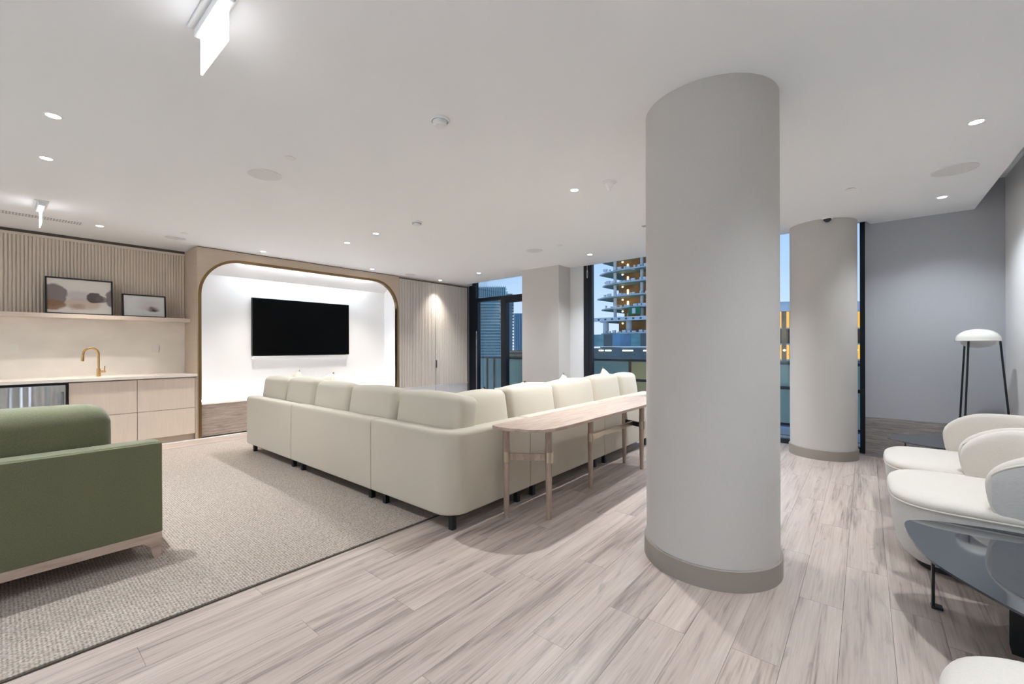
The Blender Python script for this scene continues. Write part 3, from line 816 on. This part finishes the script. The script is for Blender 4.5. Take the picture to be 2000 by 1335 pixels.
# ================================================================ SECTIONAL SOFA
SX, SY = 2.02, 2.225; z0, zt = .112, .712
so = thing('sectional_sofa', 'long L-shaped oatmeal fabric sectional sofa facing the television', 'sofa', (2.9, 3.4, 0))
g = .004
def sleg(x, y_, par):
    link('leg', rprism(bm_(), rect(x-.02, x+.02, y_-.02, y_+.02), .009 if y_ > 2.62 else 0, z0, rt=0), 'black', par)
# back panels (frame modules)
BT = .15
mod = []
m1 = link('sofa_module', rprism(bm_(), rounded(rect(SX, SX+BT, 4.755+g, 6.08), [0, 0, .05, .08], 4), z0, zt, rt=.04, rb=.02), 'sofa', so, smooth=True)
m2 = link('sofa_module', rprism(bm_(), rect(SX, SX+BT, 3.225+g, 4.755-g), z0, zt, rt=.035, rb=.02), 'sofa', so, smooth=True)
cor = [(SX, 3.225-g), (SX, SY), (2.935-g, SY), (2.935-g, SY+BT), (SX+BT, SY+BT), (SX+BT, 3.225-g)]
m3 = link('sofa_module', rprism(bm_(), rounded(cor, [0, .17, 0, 0, .03, 0], 8), z0, zt, rt=.035, rb=.02), 'sofa', so, smooth=True)
m4 = link('sofa_module', rprism(bm_(), rect(2.935+g, 4.30-g, SY, SY+BT), z0, zt, rt=.035, rb=.02), 'sofa', so, smooth=True)
m5 = link('sofa_module', rprism(bm_(), rounded(rect(4.30+g, 5.68, SY, SY+BT), [0, .07, .05, 0], 4), z0, zt, rt=.035, rb=.02), 'sofa', so, smooth=True)
# seat bases and seat cushions
def seat(x0, x1, y0, y1, par):
    link('seat_base', rprism(bm_(), rounded(rect(x0+g, x1-g, y0+g, y1-g), .02, 3), z0, .30, rt=.015, rb=.015), 'sofa', par, smooth=True)
    cx_, cy_ = (x0+x1)/2, (y0+y1)/2
    link('seat_cushion', cushion(bm_(), (x1-x0)/2-.008, (y1-y0)/2-.008, .085, .04, .015, mat4=Matrix.Translation((cx_, cy_, .385))), 'cushion', par, smooth='all')
seat(SX+BT, 3.02, 4.755, 6.06, m1); seat(SX+BT, 3.02, 3.225, 4.755, m2); seat(SX+BT, 3.02, SY+BT, 3.225, m3)
seat(3.02, 4.30, SY+BT, 3.225, m4); seat(4.30, 5.66, SY+BT, 3.225, m5)
for (x, y_, p) in ((2.10, 5.97, m1), (2.10, 4.86, m1), (2.95, 5.97, m1), (2.95, 4.86, m1), (2.10, 4.64, m2), (2.10, 3.33, m2), (2.95, 4.64, m2), (2.95, 3.33, m2),
                   (2.10, 3.12, m3), (2.11, 2.31, m3), (2.84, 2.30, m3), (2.95, 3.12, m3), (3.06, 2.30, m4), (4.19, 2.30, m4), (3.06, 3.14, m4), (4.19, 3.14, m4),
                   (4.42, 2.30, m5), (5.58, 2.30, m5), (4.42, 3.14, m5), (5.58, 3.14, m5)): sleg(x, y_, p)
# loose back cushions
def bcush(cx_, cy_, w, rz, tilt=.20, h_=.26, zc=.685, t_=.105, par=None):
    Mx_ = Matrix.Translation((cx_, cy_, zc)) @ Matrix.Rotation(rz, 4, 'Z') @ Matrix.Rotation(tilt, 4, 'X')
    # local: X width, Y thickness (front -Y), Z height
    return link('back_cushion', cushion(bm_(), w/2-.006, t_, h_, .055, .028, mat4=Mx_), 'cushion', so, smooth='all')
# left wing: cushions face +X; leaning toward -X
ly = [(6.02, 5.33), (5.31, 4.64), (4.62, 3.93), (3.91, 3.15), (3.13, 2.33)]
for i, (a, c) in enumerate(ly):
    bcush(SX+BT+.125, (a+c)/2, abs(a-c), PI/2, tilt=.14, zc=.68+[.0, .015, .0, .0, -.005][i])
rx = [(2.27, 2.875), (2.885, 3.60), (3.61, 4.40), (4.41, 5.08), (5.09, 5.62)]
for i, (a, c) in enumerate(rx):
    bcush((a+c)/2, SY+BT+.125, abs(a-c), PI, tilt=.14, zc=[.675, .69, .69, .70, .69][i])

# throw pillows
def pillow(x, y_, z, s, rz, tilt, m, label, roll=0):
    t = thing('throw_pillow', label, 'pillow', (x, y_, z-s/2), 'throw pillows on the sectional sofa')
    Mx_ = Matrix.Translation((x, y_, z)) @ Matrix.Rotation(rz, 4, 'Z') @ Matrix.Rotation(tilt, 4, 'X') @ Matrix.Rotation(roll, 4, 'Y')
    b = bm_(); n = 12; V = {}
    for sgn in (1, -1):
        for i in range(n+1):
            for j in range(n+1):
                u, v = -1+2*i/n, -1+2*j/n
                edge = i in (0, n) or j in (0, n)
                if edge and (0, i, j) in V: V[(sgn, i, j)] = V[(0, i, j)]; continue
                th_ = .075*((1-u**4)*(1-v**4))**.6
                k = 1-.07*(1-abs(u))*(abs(v)**3) - .0
                kx = 1-.08*(1-v*v)*abs(u)**3; kz = 1-.08*(1-u*u)*abs(v)**3
                vv = b.verts.new(Mx_ @ Vector((u*s/2*kx, sgn*th_, v*s/2*kz)))
                V[(sgn, i, j)] = vv
                if edge: V[(0, i, j)] = vv
        for i in range(n):
            for j in range(n): b.faces.new([V[(sgn, i, j)], V[(sgn, i+1, j)], V[(sgn, i+1, j+1)], V[(sgn, i, j+1)]])
    link('cover', b, m, t, smooth='all')
pillow(2.50, 5.84, .735, .45, PI/2-.1, .22, 'pillow', 'cream throw pillow at the far end of the left sofa wing, corner peeking up', roll=.5)
pillow(2.62, 5.30, .735, .45, PI/2+.3, .30, 'pillow', 'cream throw pillow with peaked corner, second from the far end of the left wing', roll=.35)
pillow(2.80, 2.72, .70, .45, PI+.05, .30, 'pillow2', 'taupe throw pillow in the corner of the sectional', roll=.15)
pillow(3.30, 2.68, .73, .45, PI-.1, .25, 'pillow', 'cream throw pillow right of the sofa corner', roll=.1)
pillow(4.18, 2.68, .735, .45, PI+.1, .25, 'pillow', 'cream throw pillow behind the third right-wing back cushion', roll=.35)
pillow(5.30, 2.70, .74, .45, PI, .25, 'pillow', 'cream throw pillow peeking over the right wing nearest the window', roll=.75)

# ================================================================ CONSOLE TABLE
cn = thing('console_table', 'long narrow washed-oak console table with rounded end behind the sofa', 'table', (3.6, 1.98, 0))
out = [(2.40, 2.19), (2.375, 2.10), (2.385, 1.99), (2.425, 1.86), (2.49, 1.78), (2.60, 1.74), (2.75, 1.728), (4.55, 1.728), (4.72, 1.74), (4.83, 1.80), (4.89, 1.90), (4.905, 2.03), (4.89, 2.13), (4.87, 2.19)]
link('tabletop', rprism(bm_(), rounded(out, .03, 3), .703, .728, rt=.003, rb=.003, seg=2), 'tablewood', cn, smooth=True)
def cleg(x, y_):
    return link('leg', lathe(bm_(), [(.019, 0), (.0195, .01), (.027, .43), (.0275, .5), (.026, .703)], x, y_, 20), 'legwood', cn, smooth=True)
lp = [(2.515, 2.14), (2.70, 1.87), (3.545, 1.98), (4.55, 2.11), (4.44, 1.86), (4.80, 1.99)]
for x, y_ in lp[:5]:
    lg_ = cleg(x, y_)
    b = bx(x-.014, x+.014, y_-.032, y_-.020, .435, .515); 
    b2 = lathe(b, [(.0262, .435), (.0295, .436), (.0295, .514), (.0262, .515)], x, y_, 20, cap=False)
    tag(link('bracket', b2, 'bracket', lg_, smooth=True), label='nickel bracket')
def bar(p, q, z0, z1, th=.009):
    a, c = Vector(p), Vector(q); d = (c-a).normalized(); n_ = Vector((-d.y, d.x))*th
    return rprism(bm_(), [tuple(a+n_), tuple(a-n_), tuple(c-n_), tuple(c+n_)], z0, z1)
link('stretcher', bar(lp[0], lp[1], .45, .50), 'legwood', cn)
link('stretcher', bar(lp[3], lp[4], .45, .50), 'black', cn)
link('stretcher', bar(lp[2], (4.495, 1.985), .452, .498), 'bracket', cn)

# ================================================================ GREEN SOFA
gs = thing('green_sofa', 'green wool low-back sofa on pale wooden base, cut off at left', 'sofa', (-.4, 3.85, 0))
X1 = .668; XL = -1.5
link('backrest', rprism(bm_(), rounded(rect(XL, X1, 3.42, 3.565), [0, 0, .07, 0], 5), .165, .735, rt=.022, rb=.006), 'green', gs, smooth=True)
b = tube(bm_(), [(XL, 3.424, .722), (X1-.006, 3.424, .722), (X1-.004, 3.424, .7), (X1-.001, 3.423, .17)], .0035, 6)
link('piping', b, 'green_pipe', gs)
link('bolster', cushion(bm_(), .97, .155, .235, .11, .01, mat4=Matrix.Translation((-.51, 3.725, .735))), 'green', gs, smooth='all')
link('seat_cushion', cushion(bm_(), 1.08, .39, .13, .04, .01, mat4=Matrix.Translation((-.415, 3.965, .31))), 'green', gs, smooth='all')
link('base_rail', bx(XL, X1, 3.422, 4.33, .112, .165, bev=.003), 'sofawood', gs)
for (x, y_) in ((X1-.04, 3.46), (X1-.04, 4.29), (XL+.05, 3.46), (XL+.05, 4.29)):
    b = bm_()
    top = [(x-.055, y_-.038), (x+.038, y_-.038), (x+.038, y_+.038), (x-.055, y_+.038)]
    bot = [(x+.0, y_-.03), (x+.034, y_-.03), (x+.034, y_+.03), (x+.0, y_+.03)]
    if x < 0: top = [(2*x-a, c) for a, c in top]; bot = [(2*x-a, c) for a, c in bot]
    mid = [((a[0]*.35+c[0]*.65), a[1]) for a, c in zip(top, bot)]
    R_ = [[b.verts.new((q[0], q[1], z)) for q in P_] for P_, z in ((bot, .0085), (mid, .085), (top, .113))]
    for a, c in zip(R_, R_[1:]):
        for k in range(4): b.faces.new((a[k], a[(k+1) % 4], c[(k+1) % 4], c[k]))
    b.faces.new(R_[0]); b.faces.new(R_[-1])
    link('leg', b, 'sofawood', gs)

# ================================================================ ARMCHAIRS (face +Y)
def armchair(label):
    t = thing('armchair', label, 'armchair', (0, 0, 0), 'cream armchairs along the right wall')
    W2 = .435
    base = spline([(-W2, .10), (-.405, .34), (-.26, .455), (0, .475), (.26, .455), (.405, .34), (W2, .10), (.42, -.22), (.28, -.43), (0, -.48), (-.28, -.43), (-.42, -.22)], 5)
    lv = [(.10, .035), (.075, .045), (.05, .07), (.03, .11), (.012, .20), (.0, .33), (-.002, .385)]
    link('skirt', rprism(bm_(), base, 0, 0, levels=lv), 'tweed', t, smooth=True)
    lv = [(.006, .385), (-.004, .392), (-.006, .408), (0, .424), (.02, .437), (.06, .445), (.14, .449)]
    link('seat', rprism(bm_(), base, 0, 0, levels=lv), 'boucle', t, smooth='all')
    link('piping', tube(bm_(), [(x, y_, .387) for x, y_ in offset(base, .004)], .0055, 6, closed=True), 'piping', t, smooth='all')
    link('plinth', rprism(bm_(), offset(base, -.115), 0, .035), 'black', t)
    # shell: U path
    R = .393; yc = -.04; path = []
    for k in range(5): path.append((R, .095-.135*k/4, ))
    for k in range(1, 24):
        a = -PI*k/24; path.append((R*math.cos(a), yc+.395*math.sin(a)))
    for k in range(5): path.append((-R, yc+.135*k/4))
    # dense resample with arc length
    P_ = [Vector(p) for p in path]; Ls = [0]
    for a, c in zip(P_, P_[1:]): Ls.append(Ls[-1]+(c-a).length)
    T = Ls[-1]; re = .27; NS = 72; rings = []; shell = bm_(); pipes = []
    zlo, zhi = .34, .79
    for i in range(NS+1):
        q = (1-math.cos(PI*i/NS))/2; s = T*q
        j = max(0, min(len(Ls)-2, next((k for k in range(len(Ls)-1) if Ls[k+1] >= s), len(Ls)-2)))
        f_ = (s-Ls[j])/(Ls[j+1]-Ls[j]); p = P_[j].lerp(P_[j+1], f_)
        d = (P_[min(j+1, len(P_)-1)]-P_[j]).normalized(); nrm = Vector((-d.y, d.x))       # inward/outward
        if nrm.dot(Vector((0, yc))-p) > 0: nrm = -nrm                                 # outward
        e_ = min(s, T-s); k = math.sqrt(max(0, 1-((re-e_)/re)**2)) if e_ < re else 1
        zc_ = .575; zm = zc_+(.0)
        back = math.sin(PI*q)
        kt = math.sqrt(max(0, 1-((.27-e_)/.27)**2)) if e_ < .27 else 1; kb = math.sqrt(max(0, 1-((.36-e_)/.36)**2)) if e_ < .36 else 1
        top_ = .575+(.180+.03*back)*kt+.004; bot_ = .58-.40*kb-.004; hh = (top_-bot_)/2; zm = (top_+bot_)/2
        lean = .03*back
        ring = []; tk = .052*(.35+.65*k)
        for m_ in range(20):
            a = 2*PI*m_/20; ca, sa = math.cos(a), math.sin(a)
            u = math.copysign(abs(ca)**.55, ca)*tk; v = math.copysign(abs(sa)**.55, sa)*hh
            z = zm+v; off = u+lean*(v/.24)
            ring.append(shell.verts.new((p.x+nrm.x*off, p.y+nrm.y*off, z)))
        rings.append(ring)
        pipes.append((p, nrm, tk, hh, zm, lean))
    for a, c in zip(rings, rings[1:]):
        for m_ in range(20): shell.faces.new((a[m_], a[(m_+1) % 20], c[(m_+1) % 20], c[m_]))
    shell.faces.new(rings[0]); shell.faces.new(rings[-1])
    bk = link('backrest', shell, 'boucle', t, smooth='all')
    # grey outer panel following the shell outside
    ob = bm_(); prev = None; topl = []; botl = []
    for (p, nrm, tk, hh, zm, lean) in pipes[5:-5]:
        col = []
        for m_ in range(9):
            v = -1+2*m_/8; z = zm+v*hh*.86; off = tk+.003+lean*(v*hh*.86/.24)-(.010 if m_ in (0, 8) else 0)
            col.append(ob.verts.new((p.x+nrm.x*off, p.y+nrm.y*off, z)))
        topl.append(tuple(col[-1].co)); botl.append(tuple(col[0].co))
        if prev:
            for m_ in range(8): ob.faces.new((prev[m_], prev[m_+1], col[m_+1], col[m_]))
        prev = col
    tag(link('outer_panel', ob, 'tweed', bk, smooth='all'), label='grey tweed outer back panel')
    loop = topl+list(reversed(botl))
    link('piping', tube(bm_(), loop, .006, 6, closed=True), 'piping', bk, smooth='all')
    return t
chB = armchair('middle cream armchair, beside the near dark coffee table')
chB.location = (3.80, -.595, 0)
dup(chB, (4.71, -.60, 0), 'farthest cream armchair, beside the small far table and floor lamp')
dup(chB, (1.425, -.625, 0), 'nearest cream armchair, only its seat edge showing at bottom right')

# ================================================================ COFFEE TABLES
ctb = thing('coffee_table', 'dark glossy pebble-shaped coffee table between the armchairs', 'coffee table', (2.85, -.6, 0))
ol = spline([(3.155, -.165), (2.93, -.172), (2.71, -.212), (2.55, -.285), (2.34, -.432), (2.20, -.60), (2.16, -.80), (2.32, -.97), (2.70, -1.03), (3.08, -.99), (3.28, -.84), (3.335, -.62), (3.30, -.37), (3.245, -.235)], 5)
link('tabletop', rprism(bm_(), ol, .352, .362), 'tabletop', ctb)
def loopframe(x, y_, dx, dy, zt_, par, w=.030):
    """rounded sheet-metal hoop: post down, foot bar back"""
    L_ = math.hypot(dx, dy); ux, uy = dx/L_, dy/L_
    outl = rounded([(0, .0), (L_, 0), (L_, zt_), (0, zt_)], .012, 3); inn = rounded([(w, .03), (L_-w, .03), (L_-w, zt_-.02), (w, zt_-.02)], .06, 5)
    b = bm_()
    th = .005; nx, ny = -uy*th, ux*th
    def ringv(P_, s): return [b.verts.new((x+ux*a+nx*s, y_+uy*a+ny*s, z)) for a, z in P_]
    n = 48
    def res(P_):
        # resample by angle about centre
        cx_, cz = L_/2, zt_/2; out_ = []
        P2 = P_+[P_[0]]
        for k in range(n):
            a = 2*PI*k/n+.01; d = Vector((math.cos(a), math.sin(a))); best = None
            for i in range(len(P2)-1):
                p, q = Vector(P2[i])-Vector((cx_, cz)), Vector(P2[i+1])-Vector((cx_, cz)); e_ = q-p
                den = d.x*e_.y-d.y*e_.x
                if abs(den) < 1e-12: continue
                t_ = (p.x*e_.y-p.y*e_.x)/den; s_ = (p.x*d.y-p.y*d.x)/den
                if t_ > 0 and -1e-6 <= s_ <= 1+1e-6: best = t_ if best is None else min(best, t_)
            out_.append((cx_+d.x*best, cz+d.y*best))
        return out_
    O_, I_ = res(outl), res(inn)
    o1, o2, i1, i2 = ringv(O_, 1), ringv(O_, -1), ringv(I_, 1), ringv(I_, -1)
    for k in range(n):
        j = (k+1) % n
        b.faces.new((o1[k], o1[j], i1[j], i1[k])); b.faces.new((o2[k], o2[j], i2[j], i2[k]))
        b.faces.new((o1[k], o1[j], o2[j], o2[k])); b.faces.new((i1[k], i1[j], i2[j], i2[k]))
    return link('leg_frame', b, 'black', par)
def post(x, y_, zt_, par, wx=.02, wy=.006):
    b = bx(x-wx, x+wx, y_-wy, y_+wy, .0, zt_, bev=.002); box(b, x-wx-.004, x+wx+.004, y_-.035, y_+.008, 0, .012, bev=.003)
    return link('leg', b, 'black', par)
post(3.022, -.262, .352, ctb)
loopframe(2.775, -.475, -.03, -.46, .352, ctb, w=.05)
post(3.05, -.86, .352, ctb)
link('cross_bar', bar((3.022, -.262), (3.05, -.86), .325, .351, .006), 'black', ctb)
link('cross_bar', bar((3.03, -.25), (2.70, -.42), .325, .351, .006), 'black', ctb)
cta = thing('side_table', 'small dark glossy side table between the far armchair and grey wall', 'side table', (5.85, -.6, 0))
ol = spline([(5.76, -.165), (5.62, -.23), (5.50, -.36), (5.42, -.56), (5.45, -.80), (5.65, -.96), (5.95, -.98), (6.18, -.85), (6.22, -.62), (6.08, -.38), (5.94, -.235)], 5)
link('tabletop', rprism(bm_(), ol, .39, .40), 'tabletop', cta)
post(5.86, -.31, .39, cta); post(5.60, -.52, .39, cta); post(6.0, -.8, .39, cta)

# ================================================================ FLOOR LAMP
lm = thing('floor_lamp', 'white mushroom-domed floor lamp on three black legs by the grey wall', 'lamp', (6.3, -.874, 0))
cxl, cyl = 6.3, -.874
pr_ = [(.163, 1.366), (.166, 1.372)]
for k in range(0, 11):
    a = PI/2*k/10; pr_.append((.164*math.cos(a)**.9 if k < 10 else 0, 1.375+.115*math.sin(a)))
link('shade', lathe(bm_(), pr_, cxl, cyl, 48), 'lamp_white', lm, smooth=True)
link('diffuser', lathe(bm_(), [(.125, 1.367), (.118, 1.34), (.09, 1.315), (.05, 1.302), (0, 1.298)], cxl, cyl, 40), 'opal', lm, smooth=True)
for a0, rt_, zt_ in ((math.radians(-92), .150, 1.366), (math.radians(30), .150, 1.366), (math.radians(147), .148, 1.366)):
    p0 = (cxl+rt_*math.cos(a0), cyl+rt_*math.sin(a0), zt_); p1 = (cxl+(rt_+.10)*math.cos(a0), cyl+(rt_+.10)*math.sin(a0), 0)
    link('leg', tube(bm_(), [p0, p1], .0085, 10), 'black', lm, smooth=True)

# ================================================================ CEILING FITTINGS
def downlight_proto(label):
    t = thing('recessed_downlight', label, 'downlight', (0, 0, 0), 'recessed ceiling downlights')
    link('trim_ring', lathe(bm_(), [(.034, -.001), (.036, -.003), (.045, -.003), (.047, 0), (.034, 0)], 0, 0, 28, cap=False), 'white_plastic', t, smooth=True)
    link('lens', lathe(bm_(), [(.035, -.0005), (.034, -.0015), (0, -.0015)], 0, 0, 28, cap=False), 'lens', t)
    return t
def add_spot(t, power, color, size=120, blend=1.0):
    l = bpy.data.lights.new('bulb', 'SPOT'); l.energy = power; l.color = color; l.spot_size = math.radians(size); l.spot_blend = blend; l.shadow_soft_size = .03
    o = bpy.data.objects.new('bulb', l); COL.objects.link(o); o.parent = t; o.location = (0, 0, -.008)
DL = [((.235, 3.96), SOFT, 1.35, 'downlight at upper left, nearer of the pair above the green sofa'),
      ((.252, 4.89), SOFT, 1.35, 'downlight at left, farther of the pair above the green sofa'),
      ((.803, 7.11), WARM, .8, 'downlight over the kitchen worktop right of the vent'),
      ((2.616, 7.108), WARM, .8, 'downlight above the left part of the arch'),
      ((4.513, 7.136), WARM, .8, 'downlight above the right part of the arch'),
      ((6.24, 7.203), WARM, .6, 'downlight washing the fluted wardrobe doors'),
      ((3.157, 5.618), SOFT, 1.2, 'downlight above the left sofa wing, farther of a pair'),
      ((3.139, 4.88), SOFT, 1.1, 'downlight above the left sofa wing, nearer of a pair'),
      ((6.13, 5.924), NEUT, 1.5, 'downlight in front of the balcony door'),
      ((3.466, 2.101), SOFT, 1.75, 'downlight directly above the console table, left of the round sensor'),
      ((6.052, 3.387), NEUT, 1.5, 'downlight in front of the window behind the sofa'),
      ((4.11, -.566), SOFT, .75, 'larger looking downlight at right above the middle armchair'),
      ((5.974, -.59), NEUT, .65, 'downlight at right nearest the grey end wall')]
HID = [((6.10, 2.10), NEUT, 1.4), ((4.90, 1.35), NEUT, .95), ((2.25, -.57), NEUT, .85), ((.4, -.57), NEUT, .8), ((.25, 2.1), SOFT, .2), ((-2.6, 2.1), SOFT, .3), ((-2.6, 4.4), SOFT, .6), ((-1.2, 7.11), WARM, .8), ((-1.5, -.57), NEUT, .6), ((-2.9, 6.2), SOFT, 1.0), ((.9, .9), NEUT, .3), ((-1.4, .9), NEUT, .3)]  # unseen lamps; the second is added behind the column to brighten the sofa back
proto = downlight_proto(DL[0][3])
for i, ((x, y_), c, k, lab) in enumerate(DL):
    o = proto if i == 0 else dup(proto, (x, y_, H), lab)
    o.location = (x, y_, H)
    o['_k'] = 1
fits = [o for o in bpy.data.objects if o.name.startswith('recessed_downlight')]
fits.sort(key=lambda o: 0)
for ((x, y_), c, k, lab) in DL:
    o = next(f for f in fits if abs(f.location.x-x) < .001 and abs(f.location.y-y_) < .001)
    del o['_k']; add_spot(o, SPOT_W*k*(1.0 if y_ < 7 else 1.6), c, 120 if y_ < 7 else 84)
for i, ((x, y_), c, k) in enumerate(HID):
    o = dup(proto, (x, y_, H), 'unseen ceiling downlight')
    for ch in list(o.children):
        if ch.type == 'LIGHT': bpy.data.objects.remove(ch)
    add_spot(o, SPOT_W*k, c)

def flush_speaker(x, y_, r, label):
    t = thing('ceiling_speaker', label, 'speaker', (x, y_, H), 'round flush ceiling speakers')
    link('rim', lathe(bm_(), [(r-.006, H-.001), (r-.004, H-.005), (r, H-.004), (r, H)], x, y_, 40, cap=False), 'white_plastic', t, smooth=True)
    link('mesh', lathe(bm_(), [(r-.005, H-.0005), (r-.006, H-.003), (0, H-.003)], x, y_, 40, cap=False), 'grey_plastic', t)
flush_speaker(1.461, 3.93, .132, 'round ceiling speaker between the green sofa and the alcove')
flush_speaker(1.539, 7.12, .115, 'round ceiling speaker above the corner of kitchen and arch')
flush_speaker(5.248, 3.889, .125, 'round ceiling speaker in front of the square pier')
flush_speaker(5.11, -.577, .145, 'round ceiling speaker at right between two downlights')
flush_speaker(5.352, 7.09, .11, 'round ceiling speaker over the right shoulder of the arch')
def sprinkler(x, y_, label):
    t = thing('sprinkler_cover', label, 'sprinkler', (x, y_, H), 'concealed sprinkler covers')
    link('cover_plate', lathe(bm_(), [(.034, H), (.040, H-.004), (.038, H-.007), (0, H-.008)], x, y_, 28, cap=False), 'white_plastic', t, smooth=True)
    link('gap_ring', lathe(bm_(), [(.030, H), (.030, H-.003), (.034, H-.003), (.034, H)], x, y_, 28, cap=False), 'slot', t)
sprinkler(1.459, 3.433, 'small round sprinkler cover beside the speaker nearest the viewer')
sprinkler(1.546, 6.731, 'small round sprinkler cover by the kitchen corner speaker')
sprinkler(5.106, .104, 'small round sprinkler cover between the second column and right speaker')
sprinkler(5.223, 3.408, 'small round sprinkler cover beside the speaker near the pier')
def detector(x, y_, label, slots=True, cone=False):
    t = thing('smoke_detector' if not cone else 'ceiling_sensor', label, 'detector', (x, y_, H))
    if cone:
        link('base', lathe(bm_(), [(.066, H), (.066, H-.006), (.05, H-.012), (.036, H-.022)], x, y_, 32, cap=False), 'white_plastic', t, smooth=True)
        link('stem', lathe(bm_(), [(.04, H-.018), (.03, H-.035), (.018, H-.06), (.013, H-.075), (0, H-.08)], x, y_, 28, cap=False), 'white_plastic', t, smooth=True)
    else:
        link('base', lathe(bm_(), [(.062, H), (.062, H-.010), (.052, H-.016)], x, y_, 32, cap=False), 'white_plastic', t, smooth=True)
        link('head', lathe(bm_(), [(.046, H-.014), (.044, H-.034), (.034, H-.044), (0, H-.047)], x, y_, 32, cap=False), 'white_plastic', t, smooth=True)
        if slots:
            b = bm_()
            for k in range(16):
                a = 2*PI*k/16; px_, py_ = x+.0455*math.cos(a), y_+.0455*math.sin(a)
                box(b, px_-.005, px_+.005, py_-.005, py_+.005, H-.03, H-.02)
            link('vent_slots', b, 'slot', t)
detector(1.831, 2.115, 'round white smoke detector high in the middle of the ceiling', False)
detector(3.15, 4.05, 'white smoke detector with dark slots above the left sofa wing')
detector(3.50, 1.76, 'white cone-shaped ceiling sensor left of the large column', cone=True)
# slim dark slot diffuser beside column, dome camera
sd = tag(link('ceiling_slot', bx(5.02, 5.08, 1.70, 2.10, H-.004, H), 'slot'), 'short dark slot in the ceiling just left of the large column', 'vent')
dc = thing('dome_camera', 'small dark security dome camera on the ceiling before the second column', 'camera', (6.06, .33, H))
link('mount', lathe(bm_(), [(.055, H), (.055, H-.014), (.046, H-.022)], 6.06, .33, 28, cap=False), 'white_plastic', dc, smooth=True)
pr_ = [(.036*math.cos(PI/2*k/8) if k < 8 else 0, H-.020-.036*math.sin(PI/2*k/8)) for k in range(9)]
link('dome', lathe(bm_(), pr_, 6.06, .33, 28, cap=False), 'dark_lens', dc, smooth=True)
# linear grille
vg = thing('linear_grille', 'two-slot linear air grille in the ceiling above the kitchen', 'vent', (.34, 7.14, H))
link('frame', bx(.03, .66, 7.06, 7.22, H-.003, H), 'white_plastic', vg)
for y0 in (7.08, 7.155):
    b = bm_()
    for k in range(26): box(b, .045+k*.0235, .045+k*.0235+.014, y0, y0+.045, H-.0045, H-.003)
    tag(link('slots', b, 'slot', vg), kind='stuff')
# lit hanging signs (blown out white in the photograph)
def sign(x, ya, yb, label, rz=0):
    cx_, cy_ = x, (ya+yb)/2
    t = thing('lit_ceiling_sign', label, 'sign', (x, cy_, H), 'edge-lit signs hanging from the ceiling')
    link('mounting_plate', bx(x-.05, x+.05, ya-.02, yb+.02, H-.012, H, bev=.004), 'white_plastic', t)
    link('housing', bx(x-.028, x+.028, ya-.01, yb+.012, H-.05, H-.012, bev=.008), 'white_plastic', t)
    link('lit_panel', bx(x-.004, x+.004, ya, yb, 2.575, H-.05), 'sign', t)
    return t
sign(.607, 2.003, 2.355, 'bright white lit sign panel hanging from the ceiling at upper left')
s2 = sign(.295, 6.33, 6.64, 'bright white lit sign seen nearly edge-on above the kitchen')
# blind chain at window
b = bm_()
pts = [(6.80, 3.86+.012*math.sin(k/11*2*PI), 2.63+.075*math.cos(k/11*2*PI)) for k in range(11)]
tube(b, pts, .004, 6, closed=True)
tube(b, [(6.80, 3.86, 2.70), (6.80, 3.86, 2.90)], .003, 6)
tag(link('blind_chain', b, 'white_plastic'), 'looped white blind chain at the top of the window frame', 'chain')
